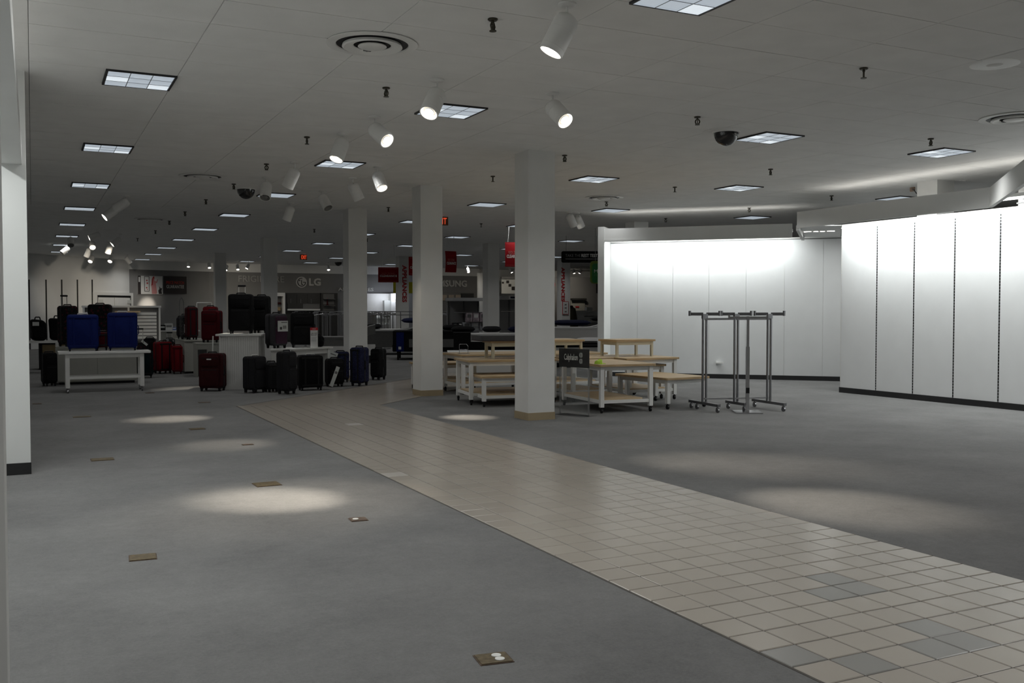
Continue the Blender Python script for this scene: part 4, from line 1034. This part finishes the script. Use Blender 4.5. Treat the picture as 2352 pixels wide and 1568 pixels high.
MB().lathe([(0,.056),(r_*.11,.056),(r_*.11,.04)],n=12,M=Matrix.Translation((-r_*.35,0,r_*.3)) @ Mf).build('dot', black, t)
wall_text('wall_letters','bold silver wall lettering cut off by the second column','SAMSUNG',984,1071,644,658,silver,.08,bold=.03)
wall_text('wall_letters','small grey wall letters right of the third column','APPLIANCES',776,857,661,668,silver,bold=.02)
# vertical red lettering on the columns
def col_text(label,s,px0,px1,py0,py1,X,Y):
    a, b = ony(px0,py1,Y), ony(px1,py0,Y); t = thing('column_letters',label,'lettering',(a.x,Y-.003,a.z)); text_part('letters',s,0,b.x-a.x,0,b.z-a.z,0,redP,t,.01,rot=90,bold=.03)
col_text('red upright lettering on the far column left of the second column','APPLIANCES',924,934,609,694,12.95,36.2)
col_text('red upright lettering on the column beyond the nearest column','APPLIANCES',1289,1297,614,692,19.6,35.0)
a, b = ony(1292,722,34.97), ony(1306,692,34.97); t = thing('framed_notice','small red-framed notice under the red column lettering','notice',(a.x,34.97,a.z)); w_,h_=b.x-a.x,b.z-a.z
MB().b2(0,w_,0,.02,0,h_).build('frame', redP, t); MB().b2(.02,w_-.02,-.006,0,.02,h_-.02).build('sheet', paperW, t)
for z in (.75,.5,.22): MB().b2(w_*.35,w_*.65,-.01,-.006,h_*z-.02,h_*z+.02).build('print', kitchM, t)
# hanging red signs
def hang_sign(label,x0,x1,y0,y1,Y,rz,lines,bend=0.0,wires=True,name='hanging_sign',m=redS,cat='sign'):
    a, b = ony(x0,y1,Y), ony(x1,y0,Y); w = (b.x-a.x); h = b.z-a.z
    w = w/max(.3,math.cos(rz+YAW*.3)); c = ((a.x+b.x)/2,Y,a.z)
    t = thing(name,label,cat,c,rz,'hanging signs')
    n = 8; vs=[]; fs=[]
    for i in range(n+1):
        z = h*i/n; y = bend*math.sin(math.pi*i/n)
        vs += [(-w/2,y-.006,z),(w/2,y-.006,z),(w/2,y+.006,z),(-w/2,y+.006,z)]
    for i in range(n):
        for k in range(4): fs.append((4*i+k,4*i+(k+1)%4,4*i+4+(k+1)%4,4*i+4+k))
    fs += [(3,2,1,0),(4*n,4*n+1,4*n+2,4*n+3)]
    MB().quadset(vs,fs).build('panel', m, t)
    for s,z0,z1,xa,xb,tmn in lines: text_part('letters',s,w*(xa-.5),w*(xb-.5),h*z0,h*z1,-.0075+bend*.95 if bend<0 else -.0075,tmn,t,.004,bold=.02 if s=='CLEARANCE' else 0)
    if wires:
        for x in (-w*.35,w*.35): MB().cyl((x,0,h),(x*.8,0,CZ-a.z-.003),.006,n=6).build('wire', pale, t)
    return t,w,h
RZ = [('RED ZONE',.52,.64,.18,.80,signDim),('CLEARANCE',.36,.49,.08,.92,signW)]
def trimline(t,w,h):
    for z in (.06,.92): MB().b2(-w*.45,w*.45,-.010,-.0065,h*z,h*z+.012).build('border_line', signDim, t)
t,w_,h_=hang_sign('red hanging clearance sign, flat-on, left of the red upright letters',870,914,614,648,30,R(-15),RZ); trimline(t,w_,h_)
t,w_,h_=hang_sign('red hanging clearance sign half hidden behind the second column',940,976,590,632,26,R(-15),RZ); trimline(t,w_,h_)
t,w_,h_=hang_sign('red hanging clearance sign turned edgewise and curled, right of the second column',1022,1048,577,625,25,R(10),RZ,-.03); trimline(t,w_,h_)
t,w_,h_=hang_sign('red hanging clearance sign half hidden by the nearest column',1162,1200,557,612,22,R(-15),RZ,-.02); trimline(t,w_,h_)
t,w_,h_=hang_sign('yellow hanging sign with black italic letters beside the red upright letters',905,958,648,673,38,R(-15),[('H',.55,.95,.22,.38,ink),('C',.08,.48,.20,.36,ink),('C',.08,.48,.80,.96,ink)],m=yellow)
# black rounded sign
a, b = ony(1292,602,24), ony(1378,578,24); w_, h_ = (b.x-a.x)*.93, b.z-a.z
t = thing('hanging_sign','black rounded hanging sign with faded white words','sign',((a.x+b.x)/2,24,a.z),R(-24),'hanging signs')
MB().rbox((0,0,h_/2),(w_,.03,h_),.05,.004).build('panel', mat('sign_black',(.006,.006,.006),.7,spec=.1), t)
text_part('faded_letters','TAKE THE',-w_*.40,-w_*.02,h_*.50,h_*.74,-.016,kitchM,t,.004); text_part('bold_letters','REST TEST',0,w_*.40,h_*.48,h_*.76,-.016,silver,t,.004,bold=.02); MB().b2(-w_*.40,w_*.40,-.018,-.015,h_*.30,h_*.35).build('underline_print', kitchM, t)
for x in (-w_*.38,w_*.38): MB().cyl((x,0,h_),(x,0,CZ-a.z-.003),.005,n=6).build('wire', steelD, t)
# green sign
a, b = ony(1358,651,21.5), ony(1412,600,21.5); w_, h_ = b.x-a.x, b.z-a.z
t = thing('hanging_sign','green rounded hanging sign partly hidden by the niche end wall','sign',((a.x+b.x)/2,21.5,a.z),R(-10),'hanging signs')
MB().rbox((0,0,h_/2),(w_,.03,h_),.09,.004).build('rim', greenE, t); MB().rbox((.01,-.008,h_*.46),(w_-.07,.03,h_*.84),.07,.004).build('panel', greenS, t)
text_part('letters','T',-w_*.12,-w_*.02,h_*.70,h_*.84,-.024,signDim,t,.003); text_part('letters','ME',-w_*.36,-w_*.10,h_*.48,h_*.62,-.024,signW,t,.003); text_part('letters','FRE',-w_*.36,-w_*.10,h_*.32,h_*.44,-.024,mat('sign_green_letters',(.06,.24,.08),.5),t,.003)
for x in (-w_*.3,w_*.3): MB().cyl((x,0,h_),(x,0,CZ-a.z-.003),.005,n=6).build('wire', steelD, t)

# --- kitchen displays on the far wall
YK = 44.9
t = thing('kitchen_display','dark kitchen cabinet display below the round emblem','cabinet',(ony(655,770,YK).x,YK,0))
def K(x0,x1,y0,y1,dy=0,th=.05):
    o = t.location; a, b = ony(x0,y1,YK), ony(x1,y0,YK); return (a.x-o.x,b.x-o.x,dy,dy+th,a.z,b.z)
MB().b2(*K(656,774,673,783,.1,.5)).build('carcass', kitchD, t)
for x0,x1 in ((660,682),(683,706),(707,734)):
    d_ = MB().b2(*K(x0,x1,676,697,.06,.04)).build('wall_door', kitchD, t); MB().b2(*K(x0+8,x0+9,686,696,.04,.02)).build('handle', kitchM, d_)
MB().b2(*K(661,696,697,708,.0,.1)).build('range_hood', kitchD, t)
MB().b2(*K(661,735,709,713,-.05,.2)).build('worktop', pale, t); MB().b2(*K(696,735,696,708,.08,.02)).build('splashback', kitchM, t)
sh = MB().b2(*K(737,774,673,781,-.1,.2)).build('shelf_tower', kitchD, t)
for y0 in (686,701): MB().b2(*K(741,766,y0,y0+1.2,-.30,.2)).build('shelf', kitchM, sh)
for y0 in (675,688,702): MB().b2(*K(741,766,y0,y0+11,-.11,.02)).build('shelf_back', kitchM, sh)
t = thing('glass_ornament','small red ornament on the dark display shelf','ornament',(ony(752,700,YK-.24).x,YK-.24,ony(752,700.5,YK-.3).z)); MB().lathe([(0,0),(.09,0),(.04,.04),(.03,.2),(.01,.3),(0,.3)],n=10).build('body', maroon, t, True); MB().lathe([(0,.3),(.015,.31),(0,.34)],n=8).build('tip', redP, t)
t = thing('fridge_display','white framed appliance bay right of the wide far column','appliance',(ony(636,770,YK).x,YK,0))
MB().b2(*K(636,655,672,680,0,.6)).build('header', white, t); MB().b2(*K(651,655,680,784,0,.6)).build('side_panel', white, t); MB().b2(*K(636,651,680,784,.3,.3)).build('inside', kitchM, t); MB().b2(*K(638,648,694,698,.2,.1)).build('red_box', maroon, t); MB().b2(*K(638,646,705,713,.15,.1)).build('tan_box', tan, t)
t = thing('appliance_bay','lit white appliance bay between two far columns','appliance',(ony(842,770,YK).x,YK,0))
MB().b2(*K(842,898,674,781,.25,.3)).build('back_panel', white, t); MB().b2(*K(897,907,674,781,-.1,.6)).build('divider', white, t); MB().b2(*K(907,925,673,781,.25,.3)).build('side_back', white, t)
MB().b2(*K(910,924,687,707,.1,.15)).build('dark_oven', brown, t); MB().b2(*K(911,924,707,713,.1,.15)).build('wood_shelf', tan, t); MB().b2(*K(883,897,690,725,.0,.25)).build('fridge_door', pale, t)
for y0 in (728,742,756): MB().b2(*K(843,895,y0,y0+3,.05,.2)).build('shelf', pale, t)
area('bay_light', t, (1.2,-.5,2.2), (R(70),0,0), 1.5, .1, 10, (.85,.9,1))
# cabinets below the bold lettering
t = thing('cabinet_run','row of beige panelled cabinets beneath the bold wall lettering','cabinet',(ony(1012,770,YK).x,YK,0))
MB().b2(*K(1012,1092,672,781,.2,.4)).build('carcass', kitchM, t)
for k in range(3): dd_ = MB().b2(*K(1017+k*16,1029+k*16,677,690,.14,.06)).build('panel_door', mat('beige_cabinet',(.34,.29,.23),.6), t)
MB().b2(*K(1062,1090,674,683,.1,.1)).build('dark_recess', kitchD, t)
# far right wall: grey band, picture
t = thing('wall_picture','pale wall picture with dark blots right of the far column','picture',(ony(1153,677,44).x,44,0))
YK = 44
MB().b2(*K(1153,1200,636,640,.05,.1)).build('grey_band', wallG, t); MB().b2(*K(1153,1200,642,674,.05,.05)).build('board', pale, t)
for x,y,r_ in ((1156,649,2),(1167,647,3),(1172,655,3),(1180,662,4)): MB().b2(*K(x-r_,x+r_,y-r_,y+r_,.03,.02)).build('dark_blot', ink, t)
struct(MB().b2(xat(1100,43.5),xat(1116,43.5),43.4,43.7,0,3.3).build('wall_far_return', wallW))
# bay behind the second upright lettering
YK = 44
t = thing('grey_alcove','grey far wall alcove below the tiny track lamps','alcove',(ony(1305,770,YK).x,YK,0))
MB().b2(*K(1262,1400,637,780,.4,.3)).build('grey_back', wallG, t); MB().b2(*K(1318,1350,686,716,.3,.1)).build('white_panel', greyL, t); MB().b2(*K(1318,1350,685,689,.1,.25)).build('panel_head', kitchD, t); MB().b2(*K(1328,1336,703,706,.26,.04)).build('red_mark', redP, t)
for x in (1308,1376): MB().b2(*K(x,x+4,642,673,.2,.1)).build('dark_banner', black, t)
MB().b2(*K(1270,1279,642,675,.2,.05)).build('dark_banner', ink, t); MB().b2(*K(1270,1279,649,657,.18,.02)).build('red_band', redP, t)
YK = 38
t = thing('service_counter','long white service counter with shelves beyond the beds','counter',(ony(1282,745,YK).x,YK,0))
MB().b2(*K(1305,1400,716,787,0,.6)).build('front', wallW, t); MB().b2(*K(1303,1400,713,716,-.05,.7)).build('top', white, t); MB().b2(*K(1282,1400,738,741,-.3,.3)).build('low_shelf', white, t); MB().b2(*K(1342,1400,725,727,-.02,.03)).build('seam', kitchM, t); MB().b2(*K(1310,1314,741,787,-.3,.1)).build('shelf_leg', white, t)
x = ony(1357,708,YK); t = thing('white_carton','white carton on the service counter','box',(x.x,YK+.2,ony(1357,713,YK).z)); MB().b2(-.15,.15,-.1,.1,0,.15).build('carton', paperW, t); MB().b2(-.15,.15,-.105,-.1,.1,.12).build('tape', pale, t)
x = ony(1314,737,37.5); t = thing('draped_coat','olive cloth draped beside the upright lettering column','cloth',(x.x,37.5,0))
m = MB().lathe([(.03,1.62),(.16,1.55),(.22,1.2),(.28,.8),(.3,.4)],n=16); m.v=[(q[0]*(1+.15*math.sin(9*math.atan2(q[1],q[0]))),q[1]*.5,q[2]) for q in m.v]; m.build('cloth', olive, t, True); MB().cyl((0,0,0),(0,0,1.6),.02).build('stand', steelD, t); MB().rbox((-.1,-.05,1.62),(.2,.1,.12),.04,.02).build('cap', maroon, t)

# --- grey bedding fixtures
def bedding_bay(label,x0,x1,y0,yc,yb,Y):
    a, b = ony(x0,yb,Y), ony(x1,y0,Y); t = thing('bedding_bay',label,'display stand',(a.x,Y,0)); w = b.x-a.x; h = b.z
    zc = ony(x0,yc,Y).z
    bayM = mat('bay_grey',(.27,.27,.27),.7)
    MB().b2(0,w,.5,.55,0,h).build('back_panel', bayM, t); MB().b2(-.05,w+.05,-.15,.55,zc,h).build('canopy', mat('bay_canopy',(.36,.36,.36),.7), t)
    for x in (0,w/2,w-.04): MB().b2(x,x+.04,.46,.5,0,zc).build('standard', kitchM, t)
    MB().cyl((.05,.1,zc-.40),(w-.05,.1,zc-.40),.015).build('hang_bar', chrome, t); MB().b2(0,w,.0,.5,.72,.76).build('shelf', bayM, t)
    return t,w,zc
t,wb_,zc_ = bedding_bay('grey bedding bay with hanging packs between second and far column',1040,1113,684,691,756,31)
def packs(label,x,Y,z,n,w,h,m,grp):
    for k in range(n):
        t = thing('bedding_pack','%s, %s along' % (label,ORD[k]),'package',(x+k*(w+.02),Y,z),random.uniform(-.15,.15),grp)
        MB().rbox((0,0,h/2),(w,.16,h),.03,.03).build('pack', m, t, True); MB().b2(-w*.3,w*.3,-.083,-.075,h*.5,h*.85).build('insert_card', paperW if k%2 else kitchM, t)
ax = xat(1085,31)
packs('clear bedding pack on the grey bay shelf',ax-.15,31.2,.761,3,.3,.29,pack,'bedding packs on the shelf'); packs('hanging bedding pack under the grey canopy',ax-.1,31.1,zc_-.745,3,.24,.33,packP,'hanging bedding packs'); packs('dark bedding pack at the grey bay shelf end',ax-.62,31.15,.761,2,.16,.28,charF,'dark bedding packs')
t,wb2,zc2 = bedding_bay('second grey bedding bay beside the nearest column',1150,1215,680,688,756,30)
t = thing('shelf_label','white shelf label on the second bedding bay','sign',(ony(1175,685,29.8).x,29.8,ony(1175,687,29.8).z)); MB().b2(-.1,.35,-.01,.01,0,.12).build('card', paperW, t); MB().b2(-.05,.25,-.013,-.01,.03,.09).build('print', navyF, t)
# --- chrome rack jungle
rackM = mat('rack_steel', (.34, .34, .35), .35, .85)
def rack_proto(kind):
    t = thing('garment_rack','x','rack',(0,0,0),0,'empty chrome garment racks')
    H_ = 1.42
    if kind == 0:
        for x in (-.6,.6):
            MB().cyl((x,0,.05),(x,0,H_),.016,n=8).build('upright', rackM, t); MB().b2(x-.02,x+.02,-.25,.25,.0,.05).build('foot', rackM, t)
        for z in (H_,H_-.12,.2): MB().cyl((-.6,0,z),(.6,0,z),.013,n=8).build('bar', rackM, t)
    else:
        MB().cyl((0,0,.04),(0,0,H_-.05),.02,n=8).build('upright', rackM, t)
        for s in (-1,1): MB().b2(-.4,.4,-.02,.02,.0,.04).build('foot', rackM, t) if s < 0 else MB().b2(-.02,.02,-.4,.4,.0,.04).build('foot', rackM, t)
        for k in range(4):
            a = R(90*k+20); MB().cyl((0,0,H_-.1-.05*(k%2)),(.42*math.cos(a),.42*math.sin(a),H_-.02-.05*(k%2)),.012,n=6).build('arm', rackM, t)
        for k in range(4):
            a = R(90*k+20); MB().cyl((.42*math.cos(a),.42*math.sin(a),.3),(.42*math.cos(a),.42*math.sin(a),H_-.02),.010,n=6).build('hanger_post', rackM, t)
    return t
R0, R1 = rack_proto(0), rack_proto(1)
rl = [(690,36.5,0),(716,35,1),(735,38,0),(752,33.5,1),(768,36,0),(784,34,1),(846,33.5,1),(862,37,0),(876,35,1),(888,33,0),(902,37,1),(920,33.5,0),(851,38.5,1),(868,41.5,0),(882,39,1),(897,42,0),(912,40.6,1),(848,40.5,1),(727,40,1),(760,39,0),(776,40,1),(700,33,1),(1028,34,1),(1022,36,0),(1036,38,1)]
used = {0:False,1:False}
for i,(px,Y,k) in enumerate(rl):
    P_ = (R0,R1)[k]; o = P_ if not used[k] else copy_tree(P_); used[k]=True
    o.location = (xat(px,Y),Y,0); o.rotation_euler.z = R(random.uniform(-60,60))
    side_ = 'left of the third column' if px < 800 else 'between third and second column' if px < 950 else 'just right of the second column'
    o['label'] = 'chrome %s garment rack, %s from left %s' % ('two-post' if k==0 else 'four-arm', ORD[sorted(q[0] for q in rl if (q[0]<800)==(px<800) and (q[0]<950)==(px<950)).index(px)], side_)
t = thing('white_gondola','pale grey gondola end right of the third column','display stand',(xat(846,42.5),42.5,0)); MB().b2(-.35,.35,0,.5,0,1.2).build('body', greyL, t); MB().b2(-.37,.37,-.02,.52,1.2,1.24).build('top', tan, t)
# --- beds
def bed(label, cx_, cy_, rz, w, l, zl, base_h, mh, basem, mattm, sidem=None, head=0.0, legs=True, throw=None, topm=None):
    t = thing('display_bed', label, 'bed', (cx_,cy_,0), R(rz), 'beds on show')
    def bent(m, z0, z1, inset=0.0, n=10, y0=-l/2, y1=l/2):
        ys_ = [y0+(y1-y0)*i/n for i in range(n+1)]; vs=[]; fs=[]
        def lift(y): s = max(0,(y-.05*l)/(.45*l)); return head*s*s*(3-2*s) if s<1 else head
        for y in ys_:
            e = lift(y); vs += [(-w/2+inset,y,z0+e),(w/2-inset,y,z0+e),(w/2-inset,y,z1+e),(-w/2+inset,y,z1+e)]
        for i in range(n):
            for k in range(4): fs.append((4*i+k,4*i+(k+1)%4,4*i+4+(k+1)%4,4*i+4+k))
        fs += [(3,2,1,0),(4*n,4*n+1,4*n+2,4*n+3)]; return m.quadset(vs,fs)
    if legs:
        for sx in (-1,1):
            for sy in (-1,0,1): MB().b2(sx*(w/2-.12)-.03,sx*(w/2-.12)+.03,sy*(l/2-.15)-.03,sy*(l/2-.15)+.03,0,zl).build('leg', black, t)
    b = MB().b2(-w/2,w/2,-l/2,l/2,zl,zl+base_h).build('base', basem, t)
    for k in range(4):
        MB().b2(-w/2-.012,-w/2,-l/2+.02+k*l/4,-l/2+(k+1)*l/4-.02,zl+.02,zl+base_h-.02).build('base_pad', basem, b)
        MB().b2(-w/2+.02+k*w/4,-w/2+(k+1)*w/4-.02,-l/2-.012,-l/2,zl+.02,zl+base_h-.02).build('base_pad', basem, b)
    z = zl+base_h
    bent(MB(), z, z+mh).build('mattress', mattm, t)
    if topm: bent(MB(), z+mh, z+mh+.05, -.01).build('topper', topm, t)
    if throw: 
        m = MB(); bent(m, z+mh+.0, z+mh+.07, -.03, 6, -l/2-.03, -l/2+.75); m.b2(-w/2-.03,w/2+.03,-l/2-.06,-l/2-.03,zl,z+mh+.06); m.build('throw', throw, t)
    return t, z+mh+(.05 if topm else 0)
def pillow(label, x, y, z, w, h, m, rz=0, tilt=0):
    t = thing('pillow', label, 'pillow', (x,y,z), R(rz), 'pillows on the beds'); t.rotation_euler.x = R(tilt)
    n=10; vs=[]; fs=[]
    for s in (1,-1):
        for i in range(n+1):
            for j in range(n+1):
                u,v = 2*i/n-1, 2*j/n-1; e = (1-u**4)*(1-v**4); vs.append((u*w/2*(1-.06*v*v),v*h/2*(1-.06*u*u),.09+s*.085*math.sqrt(max(0,e))))
    N=(n+1)**2
    for s in (0,1):
        for i in range(n):
            for j in range(n):
                q = s*N+i*(n+1)+j; f_ = (q,q+n+1,q+n+2,q+1); fs.append(f_ if s==0 else f_[::-1])
    c = MB().quadset(vs,fs).build('cushion', m, t, True); MB().rbox((0,0,.09),(w*.96,h*.96,.012),.0,.002) if False else None
    m2 = MB(); m2.tube([(-w/2*.94,-h/2*.94,.09),(w/2*.94,-h/2*.94,.09)],.008,6); m2.build('piping', m, t)
    return t
def pd(px, dep):
    d = ray(px, HOR); return d*(dep/d.dot(FW))
def bed_at(label, px, dep, rz, *a, **k):
    p = pd(px, dep); return bed(label, p.x, p.y, rz, *a, **k), p
stone = mat('upholstery_grey', (.10, .10, .097), .9, noise=.06, nscale=20)
bed_at('grey adjustable bed with raised head behind the third column',790,27.4,-108,1.3,1.75,.22,.26,.20,white,mattG,head=.34,topm=mattG)
(bb, zt), p = bed_at('grey upholstered bed with navy quilt left of the second column',915,32.6,-112,1.5,2.05,.25,.27,.27,stone,stone,head=.22,topm=mattW)
pillow('navy folded quilt on the raised bed head left of the second column',p.x+.55,p.y-.2,zt+.20,1.0,1.2,navyF,-22)
pillow('dark sheet bundle at the bed foot left of the second column',p.x-.75,p.y+.35,zt,.5,1.2,blackF,-22)
(bb, zt), p = bed_at('black bed with a blue stripe at its foot, behind the second column',983,29.3,-112,1.5,2.05,.25,.22,.34,blackF,blackF,topm=blackF)
MB().b2(.76,.78,-.92,-.70,.26,.82).build('blue_stripe', blueF, bb); MB().b2(.775,.785,-.86,-.78,.32,.40).build('stripe_mark', pale, bb); MB().b2(.755,.77,-.55,.9,.38,.62).build('grey_panel', stone, bb)
pillow('black pillow on the black bed next to the second column',p.x+.75,p.y-.15,zt,.7,.45,blackF,-20)
(bb, zt), p = bed_at('white bed with black side panel between second and nearest column',1130,27.0,-112,1.55,2.1,.0,.42,.36,blackF,mattW,legs=False,topm=mattW)
MB().b2(.776,.80,-.85,1.03,.14,.62).build('black_side', blackF, bb)
m = MB(); m.b2(.74,.83,-1.08,-.62,.2,.84); m.b2(-.4,.83,-1.08,-.62,.83,.87); m.build('black_throw', blackF, bb)
pillow('black pillow on the white bed, left of the grey bay',p.x-.62,p.y+.60,zt+.02,.7,.42,blackF,-20); pillow('dark slate pillow lying flat in front of the packs',p.x+.12,p.y+.28,zt+.02,.55,.38,charF,-25)
pillow('long dark pillow on the white bed beside the nearest column',p.x+.92,p.y-.10,zt+.02,.9,.42,navyF,-24)
(bb, zt), p = bed_at('low white bed in front of the black-sided bed',1118,23.4,-112,1.3,1.9,.0,.23,.20,mattW,blackF,legs=False,topm=mattW)
(bb, zt), p = bed_at('dark bed with white topper right of the nearest column',1330,25.6,-114,1.5,2.05,.0,.36,.16,blackF,mattW,legs=False,topm=blackF)
pillow('grey white pillow lying on the dark bed',p.x+.45,p.y+.1,zt,.9,.6,mattW,-24); pillow('black pillow propped on the dark bed by the niche wall',p.x+.95,p.y-.5,zt,.7,.45,blackF,-24)
pillow('white folded sheet on the dark bed front edge',p.x-.55,p.y-.1,zt,.8,.5,mattW,-24)
(bb, zt2), p2_ = bed_at('navy and white bed behind the dark bed, right of the nearest column',1345,29.2,-114,1.6,2.05,.25,.36,.30,blackF,mattW,head=.2,topm=mattW)
pillow('navy throw cushion across the white topper',p2_.x-.5,p2_.y+.0,zt2+.05,1.2,.6,navyF,-24); pillow('black pillow on the farther navy bed',p2_.x+.6,p2_.y-.2,zt2+.17,1.0,.6,blackF,-24)
t = thing('wire_basket','thin wire basket stand on the back table near the second column','basket',(7.35,16.05,ZW))
t.location = (onz(1065,812,ZW).x, onz(1065,812,ZW).y, ZW); m = MB()
for x in (-.14,.14): m.tube([(x,0,0),(x,0,.22),(x*.8,.05,.28)],.006,6)
m.tube([(-.112,.05,.28),(.112,.05,.28)],.004,6); m.tube([(-.14,0,.12),(.14,0,.12)],.006,6); m.build('wire', steelD, t); MB().b2(-.16,.16,-.08,.08,0,.008).build('base', steelD, t); t.scale = (.6,.6,.6)
